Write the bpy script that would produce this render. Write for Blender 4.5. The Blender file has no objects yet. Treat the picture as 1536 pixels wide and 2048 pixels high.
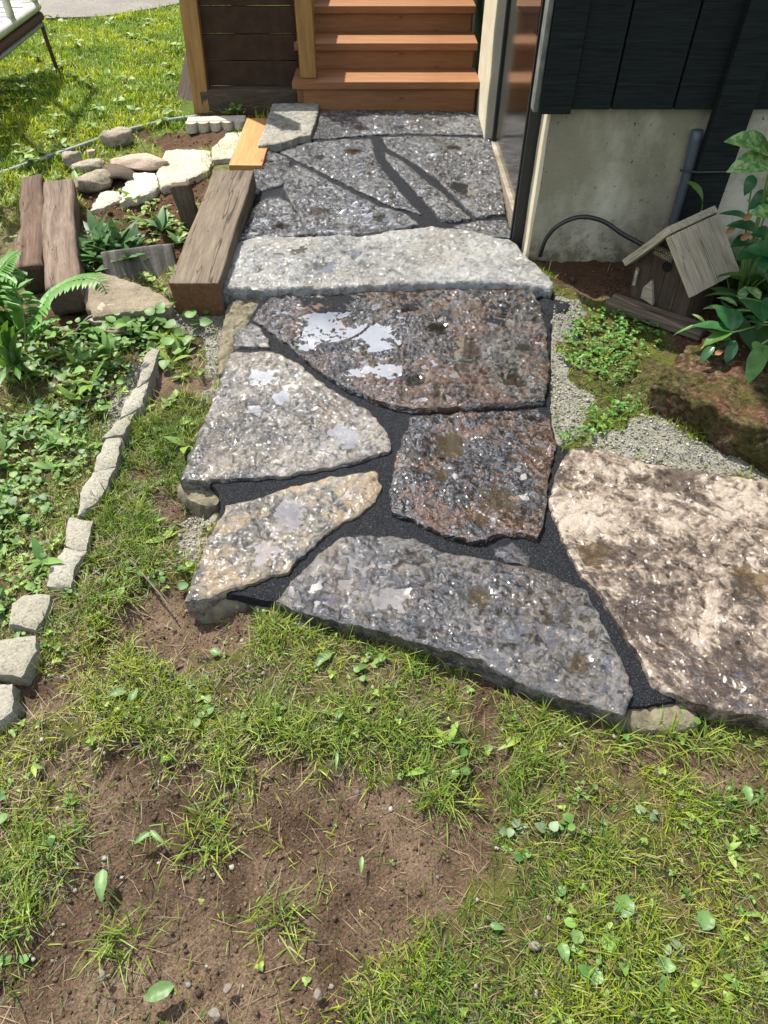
import bpy, bmesh, math, random
import numpy as np
from mathutils import Vector, Matrix, noise as mnoise
from mathutils.geometry import delaunay_2d_cdt

R = math.radians
rng = np.random.default_rng(7)
random.seed(7)
SC = bpy.context.scene
COL = SC.collection

# ------------------------------------------------------------------ camera, sky, sun, exposure
F_PX, PIT, CAM_H = 1350.0, R(46.6), 1.45          # photo is 1536 x 2048
cam_d = bpy.data.cameras.new('camera')
cam = bpy.data.objects.new('camera', cam_d); COL.objects.link(cam)
cam.location = (0, 0, CAM_H); cam.rotation_euler = (R(90) - PIT, 0, 0)
cam_d.sensor_fit = 'VERTICAL'; cam_d.sensor_height = 36.0; cam_d.sensor_width = 27.0
cam_d.lens = 36.0 * F_PX / 2048.0
cam_d.clip_start = 0.02; cam_d.clip_end = 2000
SC.camera = cam

SUN_EL, SUN_AZ = R(58), (-0.64, 0.77)               # sun stands back left
wd = bpy.data.worlds.new('World'); SC.world = wd; wd.use_nodes = True
wn = wd.node_tree
bg = wn.nodes['Background']
sky = wn.nodes.new('ShaderNodeTexSky'); sky.sky_type = 'NISHITA'; sky.sun_disc = False
sky.sun_elevation = SUN_EL; sky.sun_rotation = math.atan2(SUN_AZ[0], SUN_AZ[1])
sky.air_density = 1.0; sky.dust_density = 2.5; sky.ozone_density = 1.0
_tc = wn.nodes.new('ShaderNodeTexCoord'); _cn = wn.nodes.new('ShaderNodeTexNoise'); _cr = wn.nodes.new('ShaderNodeValToRGB'); _mx = wn.nodes.new('ShaderNodeMix')
wn.links.new(_tc.outputs['Generated'], _cn.inputs['Vector']); _cn.inputs['Scale'].default_value = 2.6; _cn.inputs['Detail'].default_value = 7; _cn.inputs['Roughness'].default_value = .58
_cr.color_ramp.elements[0].position = .47; _cr.color_ramp.elements[1].position = .60
wn.links.new(_cn.outputs['Fac'], _cr.inputs['Fac'])
_mx.data_type = 'RGBA'; wn.links.new(_cr.outputs['Color'], _mx.inputs['Factor'])
wn.links.new(sky.outputs[0], _mx.inputs[6]); _ad = wn.nodes.new('ShaderNodeMix'); _ad.data_type = 'RGBA'; _ad.blend_type = 'ADD'; _ad.inputs['Factor'].default_value = .7
wn.links.new(sky.outputs[0], _ad.inputs[7]); _ad.inputs[6].default_value = (10.5, 10.8, 11.2, 1); wn.links.new(_ad.outputs[2], _mx.inputs[7])       # sunlit cloud
wn.links.new(_mx.outputs[2], bg.inputs[0]); bg.inputs[1].default_value = 0.10
sd = bpy.data.lights.new('sun', 'SUN'); sd.energy = 5.0; sd.angle = R(0.6); sd.color = (1.0, 0.95, 0.86)
sun = bpy.data.objects.new('sun', sd); COL.objects.link(sun)
_l = math.hypot(*SUN_AZ)
to_sun = Vector((SUN_AZ[0] / _l * math.cos(SUN_EL), SUN_AZ[1] / _l * math.cos(SUN_EL), math.sin(SUN_EL)))
sun.rotation_euler = to_sun.to_track_quat('Z', 'Y').to_euler(); sun.location = to_sun * 20
SC.view_settings.view_transform = 'Standard'; SC.view_settings.look = 'None'
SC.view_settings.gamma = 1.0; SC.view_settings.exposure = 0.92
try:
    SC.cycles.use_denoising = True
    SC.cycles.max_bounces = 8; SC.cycles.transparent_max_bounces = 12
    SC.cycles.caustics_reflective = False; SC.cycles.caustics_refractive = False
except Exception:
    pass

# ------------------------------------------------------------------ photo pixel -> point on a plane of the place
_c, _s = math.cos(PIT), math.sin(PIT)
def ray(x, y):
    a = (x - 768) / F_PX; b = -(y - 1024) / F_PX
    return np.array((a, _c + b * _s, -_s + b * _c))
O = np.array((0, 0, CAM_H))
def P(x, y, z=0.0):
    d = ray(x, y); return O + d * ((z - CAM_H) / d[2])
def PY(x, y, Y):
    d = ray(x, y); return O + d * (Y / d[1])
def PX(x, y, X):
    d = ray(x, y); return O + d * (X / d[0])
ZS = 0.053
def ZP(Y): return .05 + ZS * (Y - .8)               # the path climbs gently to the stairs
def PP(x, y, off=0.0):
    d = ray(x, y); t = (.05 - ZS * .8 + off - CAM_H) / (d[2] - ZS * d[1]); return O + d * t

# ------------------------------------------------------------------ noise in numpy
def _h(ix, iy, seed):
    n = (ix.astype(np.int64) * 374761393 + iy.astype(np.int64) * 668265263 + seed * 1442695041) & 0xffffffff
    n = ((n ^ (n >> 13)) * 1274126177) & 0xffffffff
    n = ((n ^ (n >> 16)) * 2246822519) & 0xffffffff
    return (n ^ (n >> 15)) & 0xffffffff
def pn(x, y, seed=0):
    x = np.asarray(x, float); y = np.asarray(y, float)
    ix = np.floor(x); iy = np.floor(y); fx = x - ix; fy = y - iy
    u = fx * fx * fx * (fx * (fx * 6 - 15) + 10); v = fy * fy * fy * (fy * (fy * 6 - 15) + 10)
    def g(a, b):
        an = _h(ix + a, iy + b, seed) * (2 * math.pi / 4294967296.0)
        return np.cos(an) * (fx - a) + np.sin(an) * (fy - b)
    n0 = g(0, 0) * (1 - u) + g(1, 0) * u; n1 = g(0, 1) * (1 - u) + g(1, 1) * u
    return (n0 * (1 - v) + n1 * v) * 1.5
def fbm(x, y, o=4, seed=0, gain=.5):
    s = 0; a = 1; f = 1
    for i in range(o):
        s = s + a * pn(x * f, y * f, seed + i * 17); a *= gain; f *= 2.03
    return s
def sstep(a, b, x):
    t = np.clip((x - a) / (b - a), 0, 1); return t * t * (3 - 2 * t)
def sdist(px, py, poly):
    """signed distance to a polygon, positive inside"""
    px = np.asarray(px, float); py = np.asarray(py, float)
    d2 = np.full(px.shape, 1e9); ins = np.zeros(px.shape, bool)
    n = len(poly)
    for i in range(n):
        ax, ay = poly[i]; bx, by = poly[(i + 1) % n]
        ex, ey = bx - ax, by - ay
        t = np.clip(((px - ax) * ex + (py - ay) * ey) / (ex * ex + ey * ey + 1e-12), 0, 1)
        d2 = np.minimum(d2, (px - ax - t * ex) ** 2 + (py - ay - t * ey) ** 2)
        if ay != by:
            c = ((ay > py) != (by > py)) & (px < (bx - ax) * (py - ay) / (by - ay) + ax)
            ins ^= c
    d = np.sqrt(d2); return np.where(ins, d, -d)

# ------------------------------------------------------------------ material helpers
class MT:
    def __init__(s, name):
        s.m = bpy.data.materials.new(name); s.m.use_nodes = True
        s.t = s.m.node_tree; s.b = s.t.nodes['Principled BSDF']; s.out = s.t.nodes['Material Output']
        s.co = s.t.nodes.new('ShaderNodeTexCoord').outputs['Object']
    def n(s, ty, **kw):
        nd = s.t.nodes.new(ty)
        for k, v in kw.items():
            setattr(nd, k, v)
        return nd
    def put(s, sock, v):
        if isinstance(v, bpy.types.NodeSocket): s.t.links.new(v, sock)
        elif isinstance(v, (tuple, list)): sock.default_value = (*v, 1) if len(v) == 3 and sock.type == 'RGBA' else v
        else: sock.default_value = v
    def vec(s, scale=(1, 1, 1), rot=(0, 0, 0), co=None):
        m = s.n('ShaderNodeMapping'); s.put(m.inputs['Vector'], co or s.co)
        m.inputs['Scale'].default_value = scale; m.inputs['Rotation'].default_value = rot
        return m.outputs[0]
    def noise(s, scale, detail=4, rough=.55, co=None, dist=0.0):
        nd = s.n('ShaderNodeTexNoise'); s.put(nd.inputs['Vector'], co or s.co)
        nd.inputs['Scale'].default_value = scale; nd.inputs['Detail'].default_value = detail
        nd.inputs['Roughness'].default_value = rough; nd.inputs['Distortion'].default_value = dist
        return nd.outputs['Fac']
    def voro(s, scale, feature='F1', co=None):
        nd = s.n('ShaderNodeTexVoronoi', feature=feature); s.put(nd.inputs['Vector'], co or s.co)
        nd.inputs['Scale'].default_value = scale; return nd.outputs['Distance']
    def ramp(s, fac, stops):
        nd = s.n('ShaderNodeValToRGB'); s.put(nd.inputs['Fac'], fac)
        e = nd.color_ramp.elements
        while len(e) < len(stops): e.new(.5)
        for el, (p, c) in zip(e, stops):
            el.position = p; el.color = (c, c, c, 1) if isinstance(c, (int, float)) else (*c, 1)
        return nd.outputs['Color']
    def mix(s, fac, a, b, blend='MIX'):
        nd = s.n('ShaderNodeMix', data_type='RGBA', blend_type=blend)
        s.put(nd.inputs['Factor'], fac); s.put(nd.inputs['A'], a) if False else None
        ia = [i for i in nd.inputs if i.name == 'A' and i.type == 'RGBA'][0]; ib = [i for i in nd.inputs if i.name == 'B' and i.type == 'RGBA'][0]
        s.put(ia, a); s.put(ib, b)
        return [o for o in nd.outputs if o.type == 'RGBA'][0]
    def math(s, op, a, b=0.0):
        nd = s.n('ShaderNodeMath', operation=op); s.put(nd.inputs[0], a); s.put(nd.inputs[1], b); return nd.outputs[0]
    def attr(s, name, out='Color'):
        nd = s.n('ShaderNodeAttribute'); nd.attribute_name = name; return nd.outputs[out]
    def bump(s, h, strength=.5, dist=.01, normal=None):
        nd = s.n('ShaderNodeBump'); s.put(nd.inputs['Height'], h)
        nd.inputs['Strength'].default_value = strength; nd.inputs['Distance'].default_value = dist
        if normal is not None: s.put(nd.inputs['Normal'], normal)
        return nd.outputs[0]
    def set(s, **kw):
        names = dict(color='Base Color', rough='Roughness', normal='Normal', metal='Metallic', spec='Specular IOR Level',
                     coat='Coat Weight', coat_rough='Coat Roughness', coat_normal='Coat Normal', coat_ior='Coat IOR', ior='IOR', sub='Subsurface Weight')
        for k, v in kw.items(): s.put(s.b.inputs[names[k]], v)
        return s.m

def wood_mat(name, c0, c1, c2, rough=.6, gs=1.0, crack=0.0, knots=True, spec=.3):
    t = MT(name)
    v = t.vec((1.2 * gs, 14 * gs, 14 * gs))
    g = t.noise(3.0, 6, .6, v, .6)
    g2 = t.noise(14.0, 5, .65, t.vec((.9 * gs, 16 * gs, 16 * gs)))
    col = t.ramp(t.math('ADD', t.math('MULTIPLY', g, .65), t.math('MULTIPLY', g2, .35)), [(.3, c0), (.5, c1), (.72, c2)])
    blot = t.noise(2.6, 4, .6)
    col = t.mix(t.ramp(blot, [(.4, .0), (.7, .6)]), col, t.mix(.5, c0, col))
    h = t.math('ADD', g, t.math('MULTIPLY', g2, .6))
    if knots:
        k = t.voro(4.2 * gs, co=t.vec((.9, 2.4, 2.4)))
        kk = t.ramp(k, [(.03, 1.0), (.09, .0)])
        col = t.mix(t.math('MULTIPLY', kk, .85), col, tuple(x * .35 for x in c0))
    if crack:
        cn = t.noise(1.6, 3, .55, t.vec((.42, 7, 7)), .5)
        cr = t.ramp(cn, [(.492, 0), (.5, 1.0), (.508, 0)])
        col = t.mix(t.math('MULTIPLY', cr, crack), col, (.012, .009, .006))
        h = t.math('SUBTRACT', h, t.math('MULTIPLY', cr, 2.0 * crack))
    return t.set(color=col, rough=rough, normal=t.bump(h, .45, .004), spec=spec)

def stone_mat(name, dark, mid, light, wet=.6, con=(.37, .49, .60), tan=None, tan_amt=.0, scale=1.0, bump=.7, speck=.10, film=.08, wetlo=.38, film_sc=34, tan_sc=5.5, tan_th=.495):
    t = MT(name)
    big = t.noise(4.5 * scale, 6, .62, None, .5)
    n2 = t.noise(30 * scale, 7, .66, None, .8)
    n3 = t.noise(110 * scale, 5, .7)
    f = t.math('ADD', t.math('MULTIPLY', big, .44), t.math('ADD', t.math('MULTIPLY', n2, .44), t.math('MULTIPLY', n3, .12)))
    col = t.ramp(f, [(con[0], dark), (con[1], mid), (con[2], light)])  # mottled stone tones; bump hollows also painted shaded, bump tops lit
    if tan is not None:
        tn = t.noise(tan_sc * scale, 8, .72, t.vec((1, 1, 1), (0, 0, 1.1)), .9)
        col = t.mix(t.math('MULTIPLY', t.ramp(tn, [(tan_th, 0), (tan_th + .04, 1)]), tan_amt), col, tan)
    sp = t.noise(240 * scale, 3, .6)
    col = t.mix(t.math('MULTIPLY', t.ramp(sp, [(.56, 0), (.68, 1)]), speck), col, tuple(min(1, x * 1.7 + .03) for x in light))
    hollow_shade = t.ramp(n2, [(.34, 1), (.45, 0)])
    wmask = t.ramp(t.noise(5.0 * scale, 6, .7, None, .7), [(wetlo, 1), (wetlo + .22, 0)])
    w = t.math('MINIMUM', t.math('MULTIPLY', t.math('ADD', t.math('MULTIPLY', wmask, .8), .35), wet), 1.0)
    # a wet stone is darker and shinier than a dry one
    col = t.mix(t.math('MULTIPLY', w, .35), col, t.mix(1.0, col, (.42, .40, .38), 'MULTIPLY'))
    col = t.mix(t.math('MULTIPLY', hollow_shade, .55), col, tuple(x * .45 for x in dark))  # shade painted into the hollows of the bump
    h = t.math('ADD', t.math('MULTIPLY', n2, 1.0), t.math('MULTIPLY', n3, .35))
    h = t.math('ADD', h, t.math('MULTIPLY', sp, .08))
    nrm = t.bump(h, bump, .020)
    hs = t.noise(film_sc * scale, 2.5, .5, None, 1.2)                # the water film smooths the finest grain
    cn = t.bump(hs, 1.0, .016 * bump * 38 / film_sc)
    return t.set(color=col, rough=.8, normal=nrm, coat=w, coat_rough=film * .4 + .012, coat_normal=cn, coat_ior=2.25, spec=.3)

def plain_mat(name, c, rough=.5, c2=None, sc=30, bump=.0, metal=0, spec=.5, bsc=None):
    t = MT(name)
    col = c
    nz = t.noise(sc, 5, .6)
    if c2: col = t.mix(t.ramp(nz, [(.38, 0), (.64, 1)]), c, c2)
    kw = dict(color=col, rough=rough, metal=metal, spec=spec)
    if bump: kw['normal'] = t.bump(t.noise(bsc or sc * 3, 5, .65), bump, .004)
    return t.set(**kw)

def leaf_mat(name, c=None, rough=.42, trans=.35, veins=False, vari=None):
    t = MT(name)
    if c is None: col = t.attr('col')
    else:
        nz = t.noise(30, 4)
        col = t.mix(t.ramp(nz, [(.35, 0), (.7, 1)]), c, tuple(x * 1.6 for x in c))
        if vari:
            col = t.mix(t.ramp(t.noise(55, 5, .7, None, .6), [(.47, 0), (.56, 1)]), col, vari)
    t.set(color=col, rough=rough, spec=.4)
    if veins:
        t.set(normal=t.bump(t.noise(160, 3), .25, .002))
    tr = t.n('ShaderNodeBsdfTranslucent'); t.put(tr.inputs['Color'], t.mix(1.0, col, (1.0, 1.0, .45), 'MULTIPLY'))
    mx = t.n('ShaderNodeMixShader'); mx.inputs[0].default_value = trans
    t.t.links.new(t.b.outputs[0], mx.inputs[1]); t.t.links.new(tr.outputs[0], mx.inputs[2])
    t.t.links.new(mx.outputs[0], t.out.inputs['Surface'])
    return t.m

# ------------------------------------------------------------------ object helpers
def tag(o, label=None, cat=None, group=None, kind=None):
    if label: o['label'] = label
    if cat: o['category'] = cat
    if group: o['group'] = group
    if kind: o['kind'] = kind
    return o
def link(name, me, mat=None, parent=None, smooth=True):
    if mat is not None and not me.materials: me.materials.append(mat)
    if smooth:
        me.polygons.foreach_set('use_smooth', np.ones(len(me.polygons), bool))
    o = bpy.data.objects.new(name, me); COL.objects.link(o)
    if parent is not None:
        o.parent = parent
        bpy.context.view_layer.update() if False else None
    return o
def empty(name, loc, label, cat, group=None, rz=0):
    o = bpy.data.objects.new(name, None); COL.objects.link(o)
    o.location = loc; o.rotation_euler = (0, 0, rz); o.empty_display_size = .1
    return tag(o, label, cat, group)
def mesh_np(name, V, Fq, col=None):
    """V (n,3); Fq (m,3) or (m,4) ints"""
    V = np.ascontiguousarray(V, np.float32); Fq = np.ascontiguousarray(Fq, np.int32)
    me = bpy.data.meshes.new(name); k = Fq.shape[1]
    me.vertices.add(len(V)); me.vertices.foreach_set('co', V.ravel())
    me.loops.add(Fq.size); me.loops.foreach_set('vertex_index', Fq.ravel())
    me.polygons.add(len(Fq)); me.polygons.foreach_set('loop_start', np.arange(0, Fq.size, k, dtype=np.int32))
    me.polygons.foreach_set('loop_total', np.full(len(Fq), k, np.int32))
    if col is not None:
        a = me.color_attributes.new('col', 'FLOAT_COLOR', 'POINT')
        c = np.ones((len(V), 4), np.float32); c[:, :3] = col; a.data.foreach_set('color', c.ravel())
    me.update(calc_edges=True); me.validate()
    return me
def local(o, loc):
    """move an object's origin to loc, keeping its mesh where it is (for unparented, unrotated meshes)"""
    loc = Vector(loc); o.data.transform(Matrix.Translation(-loc)); o.location = loc; return o
def box_bm(sx, sy, sz, cuts=(1, 1, 1), bev=.004, wob=0.0, seed=0, wsc=6.0):
    """box with origin at the middle of its underside"""
    bm = bmesh.new(); bmesh.ops.create_cube(bm, size=1)
    for v in bm.verts: v.co = Vector((v.co.x * sx, v.co.y * sy, (v.co.z + .5) * sz))
    if bev: bmesh.ops.bevel(bm, geom=bm.edges[:], offset=bev, segments=2, affect='EDGES', profile=.6)
    for ax, cN in enumerate(cuts):
        L = (sx, sy, sz)[ax]; lo = (-sx / 2, -sy / 2, 0)[ax]
        for i in range(1, cN):
            no = Vector((0, 0, 0)); no[ax] = 1; co = Vector((0, 0, 0)); co[ax] = lo + L * i / cN
            bmesh.ops.bisect_plane(bm, geom=bm.verts[:] + bm.edges[:] + bm.faces[:], plane_co=co, plane_no=no)
    if wob:
        off = Vector((seed * 3.7, seed * 1.3, seed * 2.1))
        for v in bm.verts:
            v.co += mnoise.noise_vector(v.co * wsc + off) * wob + mnoise.noise_vector(v.co * wsc * 3.3 + off) * wob * .4
    return bm
def bm_obj(name, bm, mat, parent=None, M=None, smooth=False):
    bmesh.ops.recalc_face_normals(bm, faces=bm.faces[:])
    me = bpy.data.meshes.new(name); bm.to_mesh(me); bm.free()
    o = link(name, me, mat, parent, smooth)
    if M is not None: o.matrix_basis = M
    return o
def frame(origin, xdir, up=(0, 0, 1)):
    x = Vector(xdir).normalized(); z = Vector(up); y = z.cross(x).normalized(); z = x.cross(y).normalized()
    M = Matrix((x, y, z)).transposed().to_4x4(); M.translation = Vector(origin); return M
def tube_bm(pts, r, seg=10, radii=None, bm=None, cap=True):
    bm = bm or bmesh.new(); pts = [Vector(p) for p in pts]; rings = []
    for i, p in enumerate(pts):
        d = (pts[min(i + 1, len(pts) - 1)] - pts[max(i - 1, 0)]).normalized()
        a = d.orthogonal() if i == 0 else (rings_a - d * rings_a.dot(d))
        a = a.normalized(); rings_a = a; b = d.cross(a); rr = radii[i] if radii else r
        rings.append([bm.verts.new(p + (a * math.cos(t) + b * math.sin(t)) * rr) for t in [2 * math.pi * k / seg for k in range(seg)]])
    for i in range(len(rings) - 1):
        for k in range(seg):
            bm.faces.new((rings[i][k], rings[i][(k + 1) % seg], rings[i + 1][(k + 1) % seg], rings[i + 1][k]))
    if cap:
        bm.faces.new(rings[0][::-1]); bm.faces.new(rings[-1])
    return bm
def spline(pts, n=8):
    pts = [np.array(p, float) for p in pts]; out = []
    q = [pts[0] * 2 - pts[1]] + pts + [pts[-1] * 2 - pts[-2]]
    for i in range(1, len(q) - 2):
        for k in range(n):
            t = k / n
            out.append(.5 * ((2 * q[i]) + (q[i + 1] - q[i - 1]) * t + (2 * q[i - 1] - 5 * q[i] + 4 * q[i + 1] - q[i + 2]) * t * t
                             + (3 * q[i] - q[i - 1] - 3 * q[i + 1] + q[i + 2]) * t ** 3))
    out.append(pts[-1]); return out

def rock_bm(sx, sy, sz, seed=0, sub=4, rough=.22, flat=.0, cuts=5):
    """an angular stone: a sphere cut by random planes, then roughened; underside at z = 0"""
    bm = bmesh.new(); bmesh.ops.create_icosphere(bm, subdivisions=sub, radius=1)
    rr = random.Random(seed); pl = []
    for i in range(cuts):
        n = Vector((rr.uniform(-1, 1), rr.uniform(-1, 1), rr.uniform(-.6, 1))).normalized(); pl.append((n, rr.uniform(.55, .85)))
    if flat: pl.append((Vector((rr.uniform(-.05, .05), rr.uniform(-.05, .05), 1)).normalized(), flat))
    off = Vector((seed * 5.1, seed * 2.7, seed * 1.9))
    for v in bm.verts:
        for n, d in pl:
            e = v.co.dot(n) - d
            if e > 0: v.co -= n * e * .92
        v.co += v.co.normalized() * (mnoise.fractal(v.co * 2.2 + off, 1.0, 2.0, 5) * rough * .45)
        v.co = Vector((v.co.x * sx, v.co.y * sy, v.co.z * sz))
    zmin = min(v.co.z for v in bm.verts)
    for v in bm.verts: v.co.z -= zmin
    return bm

def resample(poly, step):
    poly = np.asarray(poly, float); out = []
    n = len(poly)
    for i in range(n):
        a, b = poly[i], poly[(i + 1) % n]; L = np.hypot(*(b - a)); k = max(1, int(round(L / step)))
        for j in range(k): out.append(a + (b - a) * j / k)
    return np.array(out)
def chaikin(poly, it=1):
    poly = np.asarray(poly, float)
    for _ in range(it):
        nx = np.roll(poly, -1, 0)
        poly = np.stack([poly * .75 + nx * .25, poly * .25 + nx * .75], 1).reshape(-1, 2)
    return poly

def slab(name, poly_xy, zf, thick, mat, parent=None, res=.007, amp=.006, fsc=9.0, seed=0, edge=.004, lip=.009, jit=.004,
         smooth_it=0, hfun=None, side=.004, origin=None, puddle=None, pmat=None, bottom=False, skew=.0, film=0.0):
    """a rough slab of stone with the outline poly_xy: uneven top at zf(x, y), broken sides"""
    poly = chaikin(poly_xy, smooth_it)
    B = resample(poly, res * 1.0)
    nrm = np.roll(B, -1, 0) - np.roll(B, 1, 0); nrm = np.stack([nrm[:, 1], -nrm[:, 0]], 1); nrm /= np.linalg.norm(nrm, axis=1)[:, None] + 1e-9
    B = B + nrm * (fbm(B[:, 0] * 22, B[:, 1] * 22, 3, seed + 5) * jit)[:, None]
    x0, y0 = B.min(0); x1, y1 = B.max(0)
    gx, gy = np.meshgrid(np.arange(x0, x1, res), np.arange(y0, y1, res * .87))
    gx = gx + (np.arange(gx.shape[0]) % 2)[:, None] * res * .5
    gx = gx.ravel() + rng.uniform(-.22, .22, gx.size) * res; gy = gy.ravel() + rng.uniform(-.22, .22, gy.size) * res
    d = sdist(gx, gy, B); k = d > res * .55
    pts = np.concatenate([B, np.stack([gx[k], gy[k]], 1)]); dist = np.concatenate([np.zeros(len(B)), d[k]])
    nb = len(B)
    res_ = delaunay_2d_cdt([Vector(p) for p in pts], [(i, (i + 1) % nb) for i in range(nb)], [], 1, 1e-6)
    vco, faces, orig = res_[0], res_[2], res_[3]
    XY = np.array([(v.x, v.y) for v in vco])
    oi = np.array([o[0] if len(o) else -1 for o in orig]); D = np.where(oi >= 0, dist[np.clip(oi, 0, None)], 0)
    if hfun is None:
        X_, Y_ = XY[:, 0], XY[:, 1]
        wx = X_ + fbm(X_ * 14, Y_ * 14, 2, seed + 40) * .012; wy_ = Y_ + fbm(X_ * 14, Y_ * 14, 2, seed + 41) * .012
        h_low = fbm(X_ * fsc * .7, Y_ * fsc * .7, 3, seed) * .5
        h = h_low + fbm(wx * fsc * 5.2, wy_ * fsc * 5.2, 2, seed + 3, .6) * .42
        bl = 1 - np.abs(fbm(wx * fsc * 3.2 + 5, wy_ * fsc * 3.2, 2, seed + 9)) * 2.2
        h = h + np.clip(bl, -1, 1) * .26 + fbm(wx * fsc * 13, wy_ * fsc * 13, 2, seed + 12) * .20
        for (cx, cy, rad, q) in (puddle or []):
            dd = np.hypot(X_ - cx, Y_ - cy) / rad
            h = h - np.exp(-dd * dd * 1.9) * 1.15; h_low = h_low - np.exp(-dd * dd * 1.9) * 1.15
    else: h = hfun(XY[:, 0], XY[:, 1])
    H = h * amp * (.35 + .65 * sstep(0, .03, D)) - edge * (1 - sstep(0, lip, D)) ** 2
    Z = zf(XY[:, 0], XY[:, 1]) + H
    tris = []
    for f in faces:
        for i in range(1, len(f) - 1): tris.append((f[0], f[i], f[i + 1]))
    tris = np.array(tris, np.int32)
    # sides
    inv = {}
    for vi, o in enumerate(orig):
        for q in o:
            if q < nb: inv[q] = vi
    loop = [inv[i] for i in range(nb) if i in inv]
    ll = []
    for v in loop:
        if not ll or ll[-1] != v: ll.append(v)
    V = [np.column_stack([XY, Z])]; base = len(XY); prev = np.array(ll); L = len(ll)
    side_f = []
    rows = max(3, int(thick / .018))
    arc = None
    ln = nrm[:0]
    BB = XY[ll]; nn = np.roll(BB, -1, 0) - np.roll(BB, 1, 0); nn = np.stack([nn[:, 1], -nn[:, 0]], 1); nn /= np.linalg.norm(nn, axis=1)[:, None] + 1e-9
    if np.sum(BB[:, 0] * np.roll(BB[:, 1], -1) - np.roll(BB[:, 0], -1) * BB[:, 1]) < 0: nn = -nn
    for r in range(1, rows + 1):
        ff = r / rows
        if arc is None: arc = np.cumsum(np.linalg.norm(BB - np.roll(BB, 1, 0), axis=1))
        o_ = fbm(arc * 22, np.full(L, r * thick / rows * 45), 4, seed + 21, .6) * side * min(1, r * .6) + skew * ff + (.002 if r == 1 else 0)
        V.append(np.column_stack([BB + nn * o_[:, None], Z[ll] - thick * ff]))
        cur = np.arange(base, base + L); base += L
        a, b, c_, d_ = prev, np.roll(prev, -1), np.roll(cur, -1), cur
        side_f.append(np.stack([a, d_, c_], 1)); side_f.append(np.stack([a, c_, b], 1)); prev = cur
    V = np.concatenate(V); Fc = np.concatenate([tris] + side_f)
    me = mesh_np(name, V, Fc)
    bm = bmesh.new(); bm.from_mesh(me); bmesh.ops.recalc_face_normals(bm, faces=bm.faces[:])
    up = sum(f.normal.z * f.calc_area() for f in bm.faces)
    for e in bm.edges:
        if len(e.link_faces) == 2 and e.calc_face_angle() > .8: e.smooth = False
    if up < 0: bmesh.ops.reverse_faces(bm, faces=bm.faces[:])
    bm.to_mesh(me); bm.free()
    cen = Vector((float(BB[:, 0].mean()), float(BB[:, 1].mean()), 0))
    cen.z = float(zf(np.array([cen.x]), np.array([cen.y]))[0]) - thick
    o = link(name, me, mat, None); local(o, cen)
    if parent is not None:
        o.parent = parent; o.location = cen - parent.location
    if film:
        hh = h - h_low + .18 * fbm(XY[:, 0] * 95, XY[:, 1] * 95, 1, seed + 62); inn = D > .006
        qv = np.quantile(hh[inn], film) + .22 * fbm(XY[:, 0] * 5, XY[:, 1] * 5, 3, seed + 60)
        lv = zf(XY[:, 0], XY[:, 1]) + (h_low + qv) * amp * (.35 + .65 * sstep(0, .03, D))
        tt = tris[(inn[tris]).all(1) & (hh[tris] < qv[tris]).any(1)]
        if len(tt):
            u, iv = np.unique(tt, return_inverse=True)
            pm = mesh_np('water_film', np.column_stack([XY[u], lv[u]]), iv.reshape(-1, 3)); bm = bmesh.new(); bm.from_mesh(pm)
            for f in bm.faces:
                f.normal_update()
                if f.normal.z < 0: f.normal_flip()
            bm.to_mesh(pm); bm.free()
            po = link('water_film', pm, M_FILM, None); local(po, cen); po.parent = o; po.location = (0, 0, 0); po['kind'] = 'stuff'
    if puddle:
        sel = np.zeros(len(XY), bool); lev = np.full(len(XY), -1e9)
        for (cx, cy, rad, q) in puddle:
            dd = np.hypot(XY[:, 0] - cx, XY[:, 1] - cy)
            reg = (dd < rad * 1.15) & (D > .010)
            if reg.sum() < 12: continue
            l_ = np.quantile(Z[reg], q); lev = np.where(reg, np.maximum(lev, l_), lev)
        ok = lev > -1e8
        tsel = ok[tris].all(1) & (Z[tris].min(1) < lev[tris].max(1))
        tt = tris[tsel]
        if len(tt):
            u, iv = np.unique(tt, return_inverse=True)
            zz = lev[u]
            pv = np.column_stack([XY[u], zz]); pf = iv.reshape(-1, 3)
            pm = mesh_np('puddle', pv, pf); bm = bmesh.new(); bm.from_mesh(pm)
            for f in bm.faces:
                f.normal_update()
                if f.normal.z < 0: f.normal_flip()
            bm.to_mesh(pm); bm.free()
            po = link('puddle', pm, pmat, None); local(po, cen); po.parent = o; po.location = (0, 0, 0)
    return o


# ------------------------------------------------------------------ materials
def sand_mat():
    t = MT('joint sand'); a = t.noise(240, 3, .6); v = t.noise(300, 2, .5)
    col = t.ramp(a, [(.38, (.004, .0045, .0055)), (.6, (.017, .0185, .022))])
    col = t.mix(t.ramp(v, [(.62, 0), (.68, 1)]), col, (.07, .075, .088))
    return t.set(color=col, rough=.85, spec=.15, normal=t.bump(t.math('ADD', a, t.math('MULTIPLY', t.noise(25, 4), .6)), 1.0, .006))
M_SAND = sand_mat()
M_MORTAR = plain_mat('mortar', (.17, .15, .10), .85, (.085, .072, .048), 22, .9, spec=.25, bsc=120)
M_WOOD_STAIR = wood_mat('cedar stair wood', (.15, .062, .022), (.23, .103, .040), (.31, .152, .068), .55, 1.0)
M_WOOD_POST = wood_mat('golden post wood', (.18, .092, .027), (.29, .160, .050), (.36, .21, .075), .6, 1.0)
M_WOOD_NEW = wood_mat('new pine plank', (.24, .110, .030), (.34, .175, .055), (.42, .235, .088), .6, 1.0)
M_WOOD_BEAM = wood_mat('weathered beam', (.055, .040, .026), (.115, .088, .060), (.19, .152, .108), .8, 1.5, crack=.9)
M_WOOD_END = wood_mat('cut timber end', (.050, .022, .009), (.11, .052, .022), (.17, .09, .042), .8, 1.6, knots=False)
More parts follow.
